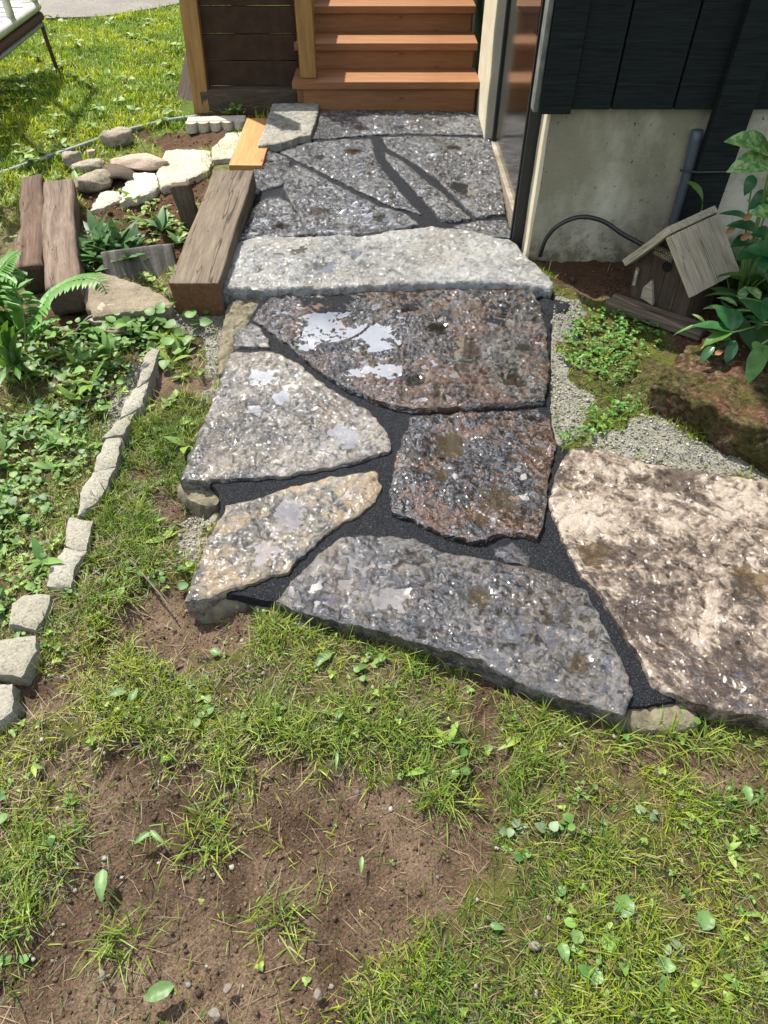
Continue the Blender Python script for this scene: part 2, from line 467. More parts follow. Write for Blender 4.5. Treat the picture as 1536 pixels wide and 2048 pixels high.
M_WOOD_LOG = wood_mat('rotten log', (.045, .028, .018), (.13, .092, .066), (.24, .19, .15), .85, .9, crack=.7, knots=False)
M_WOOD_RED = wood_mat('crumbling red brown log', (.030, .016, .010), (.095, .058, .038), (.17, .12, .09), .9, .9, crack=.8, knots=False)
M_WOOD_GREY = wood_mat('silvered wood', (.17, .135, .085), (.40, .345, .245), (.56, .50, .38), .8, 2.6, crack=.55, knots=False)
M_WOOD_DARK = wood_mat('dark birdhouse wood', (.030, .021, .013), (.070, .050, .032), (.12, .092, .062), .8, 2.4, knots=False)
M_BROWN = plain_mat('brown painted board', (.036, .021, .013), .7, (.050, .031, .019), 18, .15, spec=.12, bsc=60)
def siding_mat():
    t = MT('black green stained siding')
    g = t.noise(5, 6, .6, t.vec((26, 26, 1.4)))
    col = t.ramp(g, [(.3, (.005, .007, .0062)), (.7, (.015, .0195, .0175))])
    sp = t.noise(70, 4, .7)
    col = t.mix(t.ramp(sp, [(.70, 0), (.76, .7)]), col, (.13, .13, .12))
    return t.set(color=col, rough=.75, spec=.10, normal=t.bump(g, .4, .004))
M_SIDING = siding_mat()
def stucco_mat():
    t = MT('cream foundation render')
    a = t.noise(1.8, 6, .65, t.vec((1, 1, .6)))
    col = t.ramp(a, [(.40, (.20, .187, .125)), (.50, (.32, .303, .218)), (.60, (.44, .42, .325))])
    v = t.noise(4, 6, .65, t.vec((2.0, 2.0, .9)))
    col = t.mix(t.ramp(v, [(.5, 0), (.72, .5)]), col, (.24, .23, .13))
    sp = t.noise(46, 3, .6, t.vec((1, 1, .8)))
    col = t.mix(t.ramp(sp, [(.655, 0), (.70, .85)]), col, (.06, .052, .032))
    col = t.mix(t.ramp(t.noise(3.2, 7, .72), [(.52, 0), (.66, .55)]), col, (.13, .125, .075))
    gp = t.n('ShaderNodeNewGeometry'); sx = t.n('ShaderNodeSeparateXYZ'); t.put(sx.inputs[0], gp.outputs['Position'])
    spl = t.math('SUBTRACT', t.math('ADD', t.noise(14, 6, .7), .10), t.math('MULTIPLY', t.math('SUBTRACT', sx.outputs[2], .12), 1.6))
    col = t.mix(t.ramp(spl, [(.42, 0), (.62, .8)]), col, (.10, .075, .045))
    h = t.math('ADD', t.noise(75, 4, .6, t.vec((1, 1, 1.7), (0, .5, 0))), t.math('MULTIPLY', t.noise(8, 4), .7))
    return t.set(color=col, rough=.85, spec=.2, normal=t.bump(h, .55, .006))
M_STUCCO = stucco_mat()
M_CREAM_SUNLIT = plain_mat('sunlit cream plaster', (.60, .54, .40), .8, (.50, .44, .31), 5, .4, spec=.2, bsc=60)  # lighter copy of the foundation cream, sunlight put into its colour
M_BLACK = plain_mat('black aluminium', (.009, .010, .010), .38, (.014, .015, .015), 40, .05)
M_GREYLINE = plain_mat('grey aluminium', (.10, .105, .105), .35)
M_DOOR = plain_mat('dark metal door panel', (.20, .195, .19), .15, (.25, .24, .23), 10, .03, metal=1, bsc=16)
M_GLASS = plain_mat('door glass', (.01, .012, .014), .05, spec=.6)
M_PVC = plain_mat('grey conduit', (.05, .062, .074), .5, (.066, .08, .094), 20)
M_RUBBER = plain_mat('black hose rubber', (.010, .010, .010), .42, (.02, .02, .02), 60)
M_HOSE = plain_mat('grey green hose', (.10, .125, .115), .5, (.17, .19, .17), 30)
def conc_mat(name, a, b, moss=0, sc=1.0, bump=.8):
    t = MT(name)
    n1 = t.noise(9 * sc, 6, .65); n2 = t.noise(130 * sc, 4, .7)
    col = t.ramp(t.math('ADD', t.math('MULTIPLY', n1, .55), t.math('MULTIPLY', n2, .45)), [(.38, a), (.6, b)])
    col = t.mix(t.ramp(n2, [(.30, .8), (.42, 0)]), col, tuple(x * .35 for x in a))
    if moss:
        col = t.mix(t.math('MULTIPLY', t.ramp(t.noise(7, 7, .7), [(.46, 0), (.58, 1)]), moss), col, (.045, .062, .015))
    oi = t.n('ShaderNodeObjectInfo')
    col = t.mix(t.math('MULTIPLY', oi.outputs['Random'], .45), col, t.mix(1.0, col, (.62, .56, .46), 'MULTIPLY'))
    h = t.math('ADD', t.math('MULTIPLY', n1, .5), n2)
    return t.set(color=col, rough=.9, spec=.2, normal=t.bump(h, bump, .006))
M_CONC = conc_mat('gritty concrete', (.19, .182, .145), (.36, .348, .295), .15)
M_PALE = conc_mat('pale stone', (.38, .345, .27), (.55, .51, .42), 0, .8, .9)
M_PINK = conc_mat('pinkish stone', (.33, .25, .19), (.47, .37, .29), .1, .9, .6)
M_TANROCK = conc_mat('tan granite', (.14, .118, .084), (.29, .25, .19), 0, 1.2, .8)
M_GREYROCK = conc_mat('grey garden stone', (.21, .175, .135), (.42, .37, .30), .45, 1.1, .9)
def mossrock_mat():
    t = MT('mossy red stone'); a = t.noise(13, 6, .65, None, .6); b = t.noise(45, 6, .7); g = t.noise(6, 7, .72)
    col = t.ramp(b, [(.36, (.030, .016, .009)), (.5, (.12, .070, .042)), (.64, (.27, .19, .13))])
    col = t.mix(t.ramp(a, [(.46, 0), (.56, .8)]), col, (.16, .065, .038))
    col = t.mix(t.ramp(g, [(.41, 0), (.52, .9)]), col, t.ramp(b, [(.35, (.012, .018, .005)), (.65, (.115, .105, .030))]))
    return t.set(color=col, rough=.92, spec=.15, normal=t.bump(t.math('ADD', b, a), 1.0, .03))
M_MOSSROCK = mossrock_mat()
M_MOSSROCK_OLD = conc_mat('mossy red stone', (.050, .028, .017), (.17, .105, .065), .9, 1.3, 1.0)
def slabside_mat():
    t = MT('banded concrete')
    n = t.noise(3, 5, .6, t.vec((9, 1, 1)))
    col = t.ramp(n, [(.35, (.05, .045, .034)), (.5, (.10, .092, .074)), (.65, (.17, .155, .13))])
    return t.set(color=col, rough=.85, spec=.2, normal=t.bump(t.noise(70, 5), .4, .004))
M_BAND = slabside_mat()
M_PEBBLE = plain_mat('pebble', (.10, .082, .065), .85, (.19, .165, .135), 60, .4)
M_GRASS = leaf_mat('grass blades', None, .5, .38)
M_LEAF = leaf_mat('weed leaves', None, .52, .30)
M_HOSTA = leaf_mat('variegated leaf', (.055, .15, .040), .33, .30, True, (.26, .36, .13))
M_PEONY = leaf_mat('deep green leaf', (.020, .075, .022), .30, .22, True)
M_PEONY2 = leaf_mat('mid green leaf', (.055, .13, .022), .36, .30, True)
M_FERN = leaf_mat('fern green', (.070, .19, .022), .45, .40)
M_LOOSE = leaf_mat('cut weed leaf', (.095, .17, .055), .45, .30, True)
M_DEAD = leaf_mat('dead leaf', (.26, .13, .05), .7, .2, True)
def soup_mat(name, rough, bump, bsc):
    t = MT(name); col = t.attr('col')
    n = t.noise(bsc, 4)
    col = t.mix(t.ramp(n, [(.3, .55), (.65, 0)]), col, t.mix(1.0, col, (.4, .4, .4), 'MULTIPLY'))
    return t.set(color=col, rough=rough, spec=.2, normal=t.bump(n, bump, .003))
M_CLOD = soup_mat('soil crumbs', .95, .6, 140)
M_GRIT = soup_mat('stone grit', .85, .4, 160)
def water_mat(name, tint, body, body_amt, f0=.25):
    t = MT(name); t.t.nodes.remove(t.b)
    tr = t.n('ShaderNodeBsdfTransparent'); t.put(tr.inputs[0], tint)
    df = t.n('ShaderNodeBsdfDiffuse'); t.put(df.inputs[0], body)
    gl = t.n('ShaderNodeBsdfGlossy'); gl.inputs['Roughness'].default_value = .03; t.put(gl.inputs[0], (1, 1, 1))
    lw = t.n('ShaderNodeLayerWeight'); lw.inputs['Blend'].default_value = .5
    fr = t.math('ADD', t.math('MULTIPLY', t.math('POWER', lw.outputs['Facing'], 5.0), 1 - f0), f0)
    m1 = t.n('ShaderNodeMixShader'); m1.inputs[0].default_value = body_amt
    m2 = t.n('ShaderNodeMixShader')
    L = t.t.links.new
    L(tr.outputs[0], m1.inputs[1]); L(df.outputs[0], m1.inputs[2]); L(fr, m2.inputs[0])
    L(m1.outputs[0], m2.inputs[1]); L(gl.outputs[0], m2.inputs[2]); L(m2.outputs[0], t.out.inputs['Surface'])
    return t.m
M_WATER = water_mat('rain water', (.80, .78, .74), (.06, .05, .04), .10)
M_FILM = water_mat('thin water film', (.84, .82, .79), (.05, .045, .04), .06, .17)
M_MURKY = water_mat('muddy rain water', (.86, .81, .72), (.22, .17, .11), .14, .20)

# ------------------------------------------------------------------ the lie of the land
PATH_PX = [(546, 212), (958, 212), (992, 268), (1040, 478), (1108, 585), (1100, 820), (1125, 895), (1180, 890), (1300, 920), (1536, 960), (1760, 985),
           (1800, 1480), (1536, 1440), (1380, 1400), (1246, 1432), (1110, 1390), (960, 1316), (800, 1272), (620, 1230), (520, 1195), (376, 1196), (430, 1015),
           (362, 962), (415, 830), (462, 690), (530, 580), (437, 590), (437, 500), (500, 420), (512, 320)]
PATH = np.array([PP(*p)[:2] for p in PATH_PX])
def gbase(x, y):
    x = np.asarray(x, float); y = np.asarray(y, float)
    l = np.interp(y, [-5, .3, .9, 1.6, 2.5, 3.3, 4.4, 7, 40], [-.005, -.005, .002, .022, .06, .105, .15, .16, .16])
    r = np.interp(y, [-5, .5, .75, 1.1, 1.6, 2.6, 4.4, 7, 40], [-.008, -.008, .008, .040, .072, .118, .2, .2, .16])
    w = sstep(.1, .6, x)
    return l * (1 - w) + r * w
def PG(px, py, dz=0.0):
    z = 0.0
    for _ in range(12):
        p = P(px, py, z + dz); z = float(gbase(p[0], p[1]))
    return np.array((p[0], p[1], z + dz))
def poly_g(px): return np.array([PG(*p)[:2] for p in px])
SOIL = [poly_g(q) for q in (
    [(0, 1930), (70, 1850), (100, 1760), (180, 1660), (290, 1570), (420, 1560), (500, 1500), (640, 1500), (800, 1545), (900, 1590), (950, 1490), (1040, 1470),
     (1060, 1570), (1000, 1660), (985, 1760), (930, 1800), (860, 1830), (770, 1880), (720, 1960), (690, 2110), (-120, 2110), (-120, 1980)],
    [(150, 1510), (260, 1470), (410, 1500), (440, 1640), (330, 1780), (200, 1850), (110, 1820), (130, 1640)],
    [(225, 880), (310, 880), (330, 960), (250, 985)], [(320, 990), (420, 985), (400, 1070), (330, 1075)],
    [(300, 1160), (420, 1190), (520, 1225), (480, 1300), (360, 1340), (270, 1330), (190, 1260)], [(-40, 1310), (110, 1300), (160, 1380), (90, 1440), (-60, 1460)],
    [(850, 1290), (990, 1310), (1060, 1390), (960, 1410), (880, 1370)], [(1120, 1430), (1300, 1450), (1536, 1500), (1536, 1570), (1350, 1530), (1180, 1500)],
    [(260, 690), (330, 690), (420, 690), (420, 780), (330, 800), (280, 800)])]
SOIL2 = [poly_g(q) for q in (                                        # reddish loose soil
    [(1080, 500), (1300, 470), (1560, 480), (1700, 640), (1536, 800), (1380, 730), (1270, 610), (1180, 590), (1110, 570)],
    [(150, 380), (330, 330), (420, 340), (400, 420), (200, 470)], [(160, 430), (300, 440), (310, 500), (180, 490)], [(300, 430), (420, 430), (380, 520), (280, 530)],
    [(270, 270), (440, 255), (440, 290), (330, 305)], [(370, 225), (440, 220), (540, 215), (540, 240), (400, 250)], [(60, 600), (230, 640), (240, 690), (60, 680)])]
GRAVEL = [poly_g(q) for q in (
    [(1085, 600), (1170, 590), (1160, 660), (1120, 690), (1150, 770), (1190, 800), (1170, 880), (1100, 890)], [(1180, 870), (1320, 840), (1420, 890), (1560, 890), (1700, 930), (1700, 1000), (1500, 960), (1300, 930), (1150, 890)],
    [(330, 640), (440, 600), (480, 640), (450, 700), (440, 800), (410, 800), (420, 690)], [(350, 1040), (385, 1020), (420, 1040), (395, 1120), (360, 1110)],
    [(290, 695), (322, 690), (318, 720), (300, 790), (285, 830), (235, 862), (200, 868), (235, 780)], [(560, 1215), (640, 1235), (630, 1260), (580, 1258)])]
GARDEN = [poly_g(q) for q in ([(-700, 640), (60, 660), (330, 640), (300, 700), (230, 830), (200, 960), (130, 1120), (80, 1200), (-20, 1330), (-500, 1500), (-900, 1000)],)]
LAWN_DRY = [poly_g(q) for q in ([(-300, 420), (120, 400), (230, 300), (420, 245), (600, 260), (520, 430), (420, 600), (300, 620), (-300, 640)],)]
def msk(x, y, polys, soft=.03, amp=.035, seed=1):
    m = np.zeros(np.shape(x)); w = fbm(np.asarray(x) * 9, np.asarray(y) * 9, 4, seed, .6) * amp
    for p in polys: m = np.maximum(m, sstep(-soft, soft, sdist(x, y, p) + w))
    return m
def cover(x, y):
    return dict(soil=msk(x, y, SOIL, .055, .06, 1), soil2=msk(x, y, SOIL2, .03, .05, 2), gravel=msk(x, y, GRAVEL, .02, .03, 3),
                garden=msk(x, y, GARDEN, .05, .05, 4), dry=msk(x, y, LAWN_DRY, .12, .2, 5))
def gheight(x, y, cv=None):
    x = np.asarray(x, float); y = np.asarray(y, float)
    cv = cv or cover(x, y)
    near = sstep(9, 4, np.hypot(x, y - 2))
    s = np.maximum(cv['soil'], cv['soil2'])
    h = gbase(x, y) + near * (fbm(x * 2.1, y * 2.1, 3, 31) * .018 + fbm(x * 12, y * 12, 3, 32) * .008)
    h = h - cv['soil'] * .028 + s * (fbm(x * 26, y * 26, 3, 33, .6) * .006) + cv['gravel'] * .004
    h = h + cv['garden'] * fbm(x * 7, y * 7, 3, 36) * .012
    d = sdist(x, y, PATH)
    h = np.where(d > 0, np.minimum(h, ZP(y) - .045 - .05 * sstep(0, .05, d)), np.where(d > -.05, np.minimum(h, ZP(y) - .02), h))
    return h
def axis(a, b, st, lo, hi, g=1.13):
    c = list(np.arange(a, b, st)); s_ = st
    while c[-1] < hi: s_ *= g; c.append(c[-1] + s_)
    s_ = st
    while c[0] > lo: s_ *= g; c.insert(0, c[0] - s_)
    return np.array(c)
ax_ = axis(-1.7, 1.6, .011, -400, 400); ay_ = axis(.05, 3.3, .011, -300, 700)
gx, gy = np.meshgrid(ax_, ay_); gx = gx.ravel(); gy = gy.ravel()
cv = cover(gx, gy); gz = gheight(gx, gy, cv)
nx_, ny_ = len(ax_), len(ay_)
ii = np.arange(nx_ * ny_).reshape(ny_, nx_)
gf = np.stack([ii[:-1, :-1], ii[:-1, 1:], ii[1:, 1:], ii[1:, :-1]], -1).reshape(-1, 4)
gme = mesh_np('ground', np.column_stack([gx, gy, gz]), gf, np.column_stack([np.maximum(cv['soil'], cv['soil2']), cv['gravel'], cv['garden']]))
_a = gme.color_attributes.new('col2', 'FLOAT_COLOR', 'POINT')
_c4 = np.ones((len(gx), 4), np.float32); _c4[:, 0] = cv['soil2']; _c4[:, 1] = cv['dry']; _c4[:, 2] = sstep(3, 5, gy); _a.data.foreach_set('color', _c4.ravel())
def ground_mat():
    t = MT('earth and turf')
    sp = t.n('ShaderNodeSeparateColor'); t.put(sp.inputs[0], t.attr('col')); soil, grav, gard = sp.outputs[0], sp.outputs[1], sp.outputs[2]
    s2 = t.n('ShaderNodeSeparateColor'); t.put(s2.inputs[0], t.attr('col2')); red, dry, far = s2.outputs[0], s2.outputs[1], s2.outputs[2]
    n1 = t.noise(3.2, 7, .65); n2 = t.noise(38, 6, .7); n3 = t.noise(190, 4, .7)
    turf = t.ramp(n2, [(.36, (.022, .017, .009)), (.5, (.060, .052, .020)), (.66, (.110, .098, .038))])
    moss = t.ramp(t.noise(6.5, 7, .7), [(.45, 0), (.58, 1)])
    turf = t.mix(t.math('MULTIPLY', moss, .7), turf, t.ramp(n3, [(.35, (.035, .045, .008)), (.65, (.13, .14, .022))]))
    turf = t.mix(t.math('MULTIPLY', gard, .35), turf, t.ramp(n2, [(.35, (.025, .018, .010)), (.65, (.12, .085, .045))]))
    turf = t.mix(t.math('MULTIPLY', dry, .6), turf, t.ramp(n2, [(.35, (.10, .085, .045)), (.65, (.26, .22, .12))]))
    turf = t.mix(t.math('MULTIPLY', far, .85), turf, (.075, .125, .016))
    damp = t.ramp(n1, [(.40, 0), (.60, 1)])
    s_dark = t.ramp(n3, [(.32, (.020, .012, .007)), (.52, (.055, .034, .020)), (.72, (.12, .078, .050))])
    s_dry = t.ramp(n3, [(.32, (.066, .044, .028)), (.52, (.145, .100, .066)), (.72, (.24, .178, .125))])
    so = t.mix(damp, s_dark, s_dry)
    so = t.mix(t.math('MULTIPLY', red, .75), so, t.ramp(n3, [(.3, (.028, .013, .006)), (.55, (.078, .040, .019)), (.75, (.16, .092, .05))]))
    gr = t.ramp(t.math('ADD', t.math('MULTIPLY', n3, .7), t.math('MULTIPLY', n1, .3)), [(.34, (.11, .105, .085)), (.5, (.225, .215, .175)), (.66, (.33, .32, .265))])
    edge = t.math('ADD', soil, t.math('MULTIPLY', t.math('SUBTRACT', n2, .5), .9))
    col = t.mix(t.ramp(edge, [(.35, 0), (.62, 1)]), turf, so)
    ge = t.math('ADD', grav, t.math('MULTIPLY', t.math('SUBTRACT', n2, .5), .9))
    col = t.mix(t.ramp(ge, [(.35, 0), (.6, 1)]), col, gr)
    h = t.math('ADD', n2, t.math('MULTIPLY', n3, .5))
    return t.set(color=col, rough=.95, spec=.15, normal=t.bump(h, .9, .014))
M_GROUND = ground_mat()
tag(link('ground', gme, M_GROUND), 'lawn and bare brown soil around the flagstone path', 'ground', kind='structure')

# ------------------------------------------------------------------ flagstones
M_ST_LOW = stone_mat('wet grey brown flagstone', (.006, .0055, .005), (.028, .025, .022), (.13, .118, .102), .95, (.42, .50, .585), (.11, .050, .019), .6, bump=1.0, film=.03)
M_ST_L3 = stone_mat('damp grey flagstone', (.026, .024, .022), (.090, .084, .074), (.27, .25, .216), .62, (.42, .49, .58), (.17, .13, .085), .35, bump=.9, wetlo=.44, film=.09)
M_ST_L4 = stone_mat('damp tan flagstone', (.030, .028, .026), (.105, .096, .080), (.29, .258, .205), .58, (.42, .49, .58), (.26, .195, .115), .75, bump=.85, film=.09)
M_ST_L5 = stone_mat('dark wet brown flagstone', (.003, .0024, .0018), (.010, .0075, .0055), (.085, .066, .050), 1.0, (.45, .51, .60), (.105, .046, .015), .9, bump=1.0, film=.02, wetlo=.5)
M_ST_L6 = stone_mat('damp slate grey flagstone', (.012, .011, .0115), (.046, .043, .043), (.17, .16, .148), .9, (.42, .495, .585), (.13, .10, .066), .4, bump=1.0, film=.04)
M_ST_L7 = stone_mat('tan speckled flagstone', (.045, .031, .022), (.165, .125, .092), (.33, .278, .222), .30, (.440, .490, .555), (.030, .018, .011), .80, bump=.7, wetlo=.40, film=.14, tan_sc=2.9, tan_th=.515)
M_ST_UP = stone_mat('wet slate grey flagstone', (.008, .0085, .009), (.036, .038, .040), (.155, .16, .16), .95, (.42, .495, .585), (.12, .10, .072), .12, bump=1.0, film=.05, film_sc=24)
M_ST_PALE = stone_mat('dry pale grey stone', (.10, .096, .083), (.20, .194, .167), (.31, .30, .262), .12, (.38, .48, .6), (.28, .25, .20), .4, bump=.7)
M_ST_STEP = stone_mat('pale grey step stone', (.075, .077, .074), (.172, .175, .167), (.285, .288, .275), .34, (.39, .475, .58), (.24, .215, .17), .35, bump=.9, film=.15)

def zb(x0): return 160 if False else None
def from_b(pts): return [(400 + .4883 * a, 540 + .4883 * b) for a, b in pts]
def from_c(pts): return [(350 + .5208 * a, 800 + .5208 * b) for a, b in pts]
def from_d(pts): return [(960 + .375 * a, 850 + .375 * b) for a, b in pts]
def from_a(pts): return [(400 + .4557 * a, 200 + .4557 * b) for a, b in pts]
LOW = {
 'L1': (from_b([(300, 84), (600, 80), (900, 72), (1250, 62), (1360, 68), (1396, 140), (1420, 250), (1428, 400), (1410, 542), (1250, 556), (1000, 572), (870, 576), (760, 556), (690, 526), (600, 484), (500, 424), (420, 362), (345, 290), (300, 258), (255, 226), (215, 200), (250, 140)]), M_ST_LOW, .0165, .075),
 'L2': (from_b([(138, 258), (205, 212), (250, 236), (278, 290), (288, 314), (140, 306)]), M_ST_L3, .007, .06),
 'L3': ([(463, 703), (541, 701), (562, 706), (602, 731), (641, 764), (690, 795), (733, 817), (753, 836), (769, 858), (783, 886), (780, 899), (746, 912), (683, 930), (621, 941), (558, 952), (444, 958), (360, 959), (386, 894), (412, 831), (440, 760)], M_ST_L3, .011, .07),
 'L4': (from_c([(195, 405), (300, 380), (450, 330), (600, 290), (765, 270), (795, 325), (770, 385), (700, 440), (600, 490), (540, 550), (470, 610), (430, 655), (300, 700), (80, 768), (38, 770), (100, 600), (160, 480)]), M_ST_L4, .009, .07),
 'L5': (from_c([(905, 58), (1100, 44), (1400, 30), (1433, 60), (1458, 180), (1438, 300), (1413, 480), (1393, 535), (1320, 515), (1230, 515), (1160, 550), (1080, 535), (1000, 500), (920, 465), (835, 435), (820, 350), (850, 220), (880, 130)]), M_ST_L5, .0175, .07),
 'L6': ([(683, 1073), (715, 1070), (782, 1070), (829, 1078), (886, 1102), (944, 1112), (1016, 1127), (1084, 1139), (1136, 1161), (1173, 1182), (1197, 1232), (1220, 1274), (1243, 1322), (1258, 1356), (1270, 1390), (1245, 1431), (1185, 1412), (1110, 1388), (1035, 1366), (960, 1317), (880, 1296), (800, 1272), (700, 1247), (620, 1230), (552, 1202), (585, 1160), (640, 1105)], M_ST_L6, .012, .075),
 'L7': (from_d([(480, 130), (560, 115), (700, 140), (850, 190), (1100, 240), (1536, 292), (2150, 340), (2250, 1650), (1536, 1565), (1200, 1500), (1050, 1452), (925, 1400), (855, 1250), (795, 1150), (705, 1010), (645, 900), (545, 810), (480, 680), (430, 600), (390, 480), (372, 400), (392, 300), (440, 190)]), M_ST_L7, .0065, .085),
 'L8': (from_c([(1225, 560), (1300, 545), (1370, 590), (1355, 625), (1290, 615), (1230, 592)]), M_ST_L6, .004, .04),
}
UPP = {
 'U1': (from_a([(320, 36), (420, 34), (522, 34), (518, 80), (486, 178), (440, 184), (385, 205), (335, 218), (258, 224)]), M_ST_PALE, .006, .10),
 'U2': (from_a([(494, 168), (512, 110), (530, 44), (800, 40), (1212, 50), (1240, 100), (1280, 152), (1100, 146), (915, 140), (760, 148), (620, 158)]), M_ST_UP, 0.0112, .07),
 'U3': (from_a([(500, 184), (620, 172), (748, 164), (762, 240), (798, 302), (858, 382), (925, 460), (968, 498), (900, 476), (830, 458), (700, 392), (560, 322), (430, 258), (360, 222), (440, 192)]), M_ST_UP, 0.0125, .07),
 'U4': (from_a([(812, 226), (860, 250), (920, 290), (1000, 360), (1080, 420), (1130, 470), (1192, 518), (1120, 532), (1060, 526), (1000, 456), (930, 386), (862, 308), (815, 256)]), M_ST_UP, 0.0125, .07),
 'U5': (from_a([(920, 152), (1100, 158), (1284, 164), (1310, 300), (1340, 500), (1210, 514), (1120, 424), (1035, 342), (965, 290), (885, 240), (825, 205), (795, 160)]), M_ST_UP, 0.0150, .07),
 'U6': (from_a([(258, 230), (300, 224), (345, 238), (386, 262), (382, 340), (358, 362), (300, 384), (235, 402), (242, 300)]), M_ST_UP, 0.0112, .07),
 'U7': (from_a([(396, 300), (420, 286), (480, 318), (560, 366), (680, 428), (780, 476), (880, 506), (945, 545), (830, 568), (650, 588), (494, 584), (440, 494), (402, 424), (378, 388), (388, 350)]), M_ST_UP, 0.0137, .075),
 'U8': (from_a([(235, 480), (290, 428), (350, 428), (376, 442), (426, 520), (476, 584), (380, 594), (170, 605), (210, 545)]), M_ST_UP, 0.0125, .07),
 'U9': (from_a([(1110, 548), (1220, 530), (1340, 525), (1385, 600), (1300, 598), (1180, 572)]), M_ST_UP, 0.0150, .07),
}
# puddles: photo pixel centre, radius in metres, share of that patch under water, water
PUD = {
 'L1': [(650, 630, .15, .50), (740, 660, .12, .45), (770, 740, .07, .5), (870, 650, .06, .4), (940, 700, .09, .45), (1030, 760, .06, .4), (720, 740, .05, .4), (610, 690, .05, .4), (820, 610, .05, .4), (690, 590, .04, .4), (830, 760, .05, .35), (990, 640, .05, .35), (760, 700, .04, .4), (1050, 690, .05, .35)],
 'L3': [(530, 750, .06, .45), (690, 870, .06, .5), (560, 790, .05, .35), (510, 820, .04, .35)],
 'L4': [(580, 1020, .07, .4), (530, 1100, .05, .4)],
 'L5': [(900, 880, .07, .45), (1000, 990, .08, .4), (1080, 900, .04, .35), (880, 950, .04, .35), (960, 1040, .04, .35)],
 'L6': [(690, 1165, .025, .5), (790, 1190, .06, .35), (960, 1190, .05, .3), (1160, 1330, .04, .35)],
 'L7': [(1190, 1100, .06, .40), (1500, 1150, .07, .35)],
 'U3': [(710, 300, .06, .45), (740, 345, .03, .5), (640, 310, .04, .4)], 'U5': [(920, 370, .10, .45), (900, 290, .06, .4)],
 'U7': [(770, 435, .05, .5), (640, 420, .07, .35), (560, 430, .05, .35)], 'U2': [(720, 255, .06, .45), (800, 250, .05, .3)], 'U8': [(560, 450, .06, .35)], 'U6': [(540, 320, .04, .3)],
}
FILM = {'L1': .24, 'L2': .14, 'L3': .10, 'L4': .11, 'L5': .28, 'L6': .17, 'L7': .05, 'L8': 0, 'U1': .02, 'U3': .20, 'U7': .24, 'U8': .24}
def grow(p, d):
    if not d: return p
    e = np.roll(p, -1, 0) - np.roll(p, 1, 0); n = np.stack([e[:, 1], -e[:, 0]], 1); n /= np.linalg.norm(n, axis=1)[:, None]
    if np.sum(p[:, 0] * np.roll(p[:, 1], -1) - np.roll(p[:, 0], -1) * p[:, 1]) < 0: n = -n
    return p + n * d
def build_path(root_name, outline, spec, label, drop, mat=M_SAND):
    poly = np.array([PP(*p)[:2] for p in outline])
    root = slab(root_name, poly, lambda x, y: ZP(y) - drop, .08, mat, None, res=.014, amp=.003, fsc=20, seed=77, edge=.004, smooth_it=1)
    tag(root, label, 'path', kind='structure')
    for i, (k, (px, m, amp, th)) in enumerate(spec.items()):
        pol = np.array([PP(*p)[:2] for p in px]); cy = pol[:, 1].mean(); cx = pol[:, 0].mean()
        pol = grow(pol, {'U7': .016, 'U6': .010, 'U8': .010, 'U3': .006, 'U2': .006}.get(k, 0))
        sl = {'L1': .02, 'L5': .03}.get(k, .045); dz = {'U1': .028, 'U7': .006, 'L5': .004, 'L8': -.005}.get(k, rng.uniform(-.003, .003))
        zf = lambda x, y, cy=cy, sl=sl, dz=dz: ZP(cy) + sl * (y - cy) + dz
        pd = [(*PP(a, b)[:2], r_, q) for a, b, r_, q in PUD.get(k, [])]
        murky = k in ('L5', 'L7', 'L6')
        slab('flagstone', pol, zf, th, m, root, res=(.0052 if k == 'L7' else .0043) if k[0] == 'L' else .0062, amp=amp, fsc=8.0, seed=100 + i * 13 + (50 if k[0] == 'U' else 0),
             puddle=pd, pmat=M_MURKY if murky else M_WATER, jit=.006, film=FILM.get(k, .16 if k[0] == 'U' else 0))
    return root
low_root = build_path('flagstone_path', [(528, 584), (1104, 574), (1098, 820), (1120, 898), (1200, 905), (1536, 985), (1780, 1010), (1780, 1430), (1536, 1405), (1390, 1385), (1246, 1415), (1110, 1370), (960, 1300), (800, 1255), (620, 1215), (530, 1190), (400, 1175), (440, 1010), (436, 970), (380, 940), (420, 830), (468, 705), (490, 640)],
                      LOW, 'lower flagstone path of wet rough stones with black sand joints', .012)
up_root = build_path('flagstone_landing', from_a([(330, 44), (1208, 58), (1275, 160), (1345, 510), (1390, 608), (1200, 590), (900, 590), (500, 605), (180, 610), (236, 480), (244, 400), (250, 240)]),
                     UPP, 'flagstone landing of slate grey stones at the foot of the wooden stairs', .010)
# mortar dabbed against the path's outer edges
def mortar(px, off, th, seed, amp=.012, dz=0.0, parent=low_root):
    pol = np.array([PP(x, y, off)[:2] for x, y in px]); cy = pol[:, 1].mean()
    return slab('mortar_patch', pol, lambda x, y: ZP(y) + off + dz, th, M_MORTAR, parent, res=.007, amp=amp, fsc=14, seed=seed, edge=.008, lip=.022, smooth_it=1, skew=.014, jit=.006, side=.003)
mortar([(352, 960), (440, 962), (446, 985), (425, 1012), (392, 1005), (358, 985)], -.040, .06, 5)
mortar([(374, 1196), (440, 1180), (506, 1162), (516, 1180), (498, 1200), (440, 1212), (390, 1212)], -.038, .05, 6)
mortar([(500, 1192), (550, 1198), (625, 1228), (622, 1244), (585, 1240), (520, 1212)], -.040, .05, 7)
mortar([(1228, 1432), (1262, 1400), (1310, 1392), (1370, 1398), (1404, 1432), (1396, 1452), (1330, 1456), (1262, 1452)], -.030, .06, 8, .010)
mortar([(458, 596), (540, 574), (528, 596), (505, 640), (466, 694), (438, 760), (436, 700), (446, 640)], -.030, .07, 9)
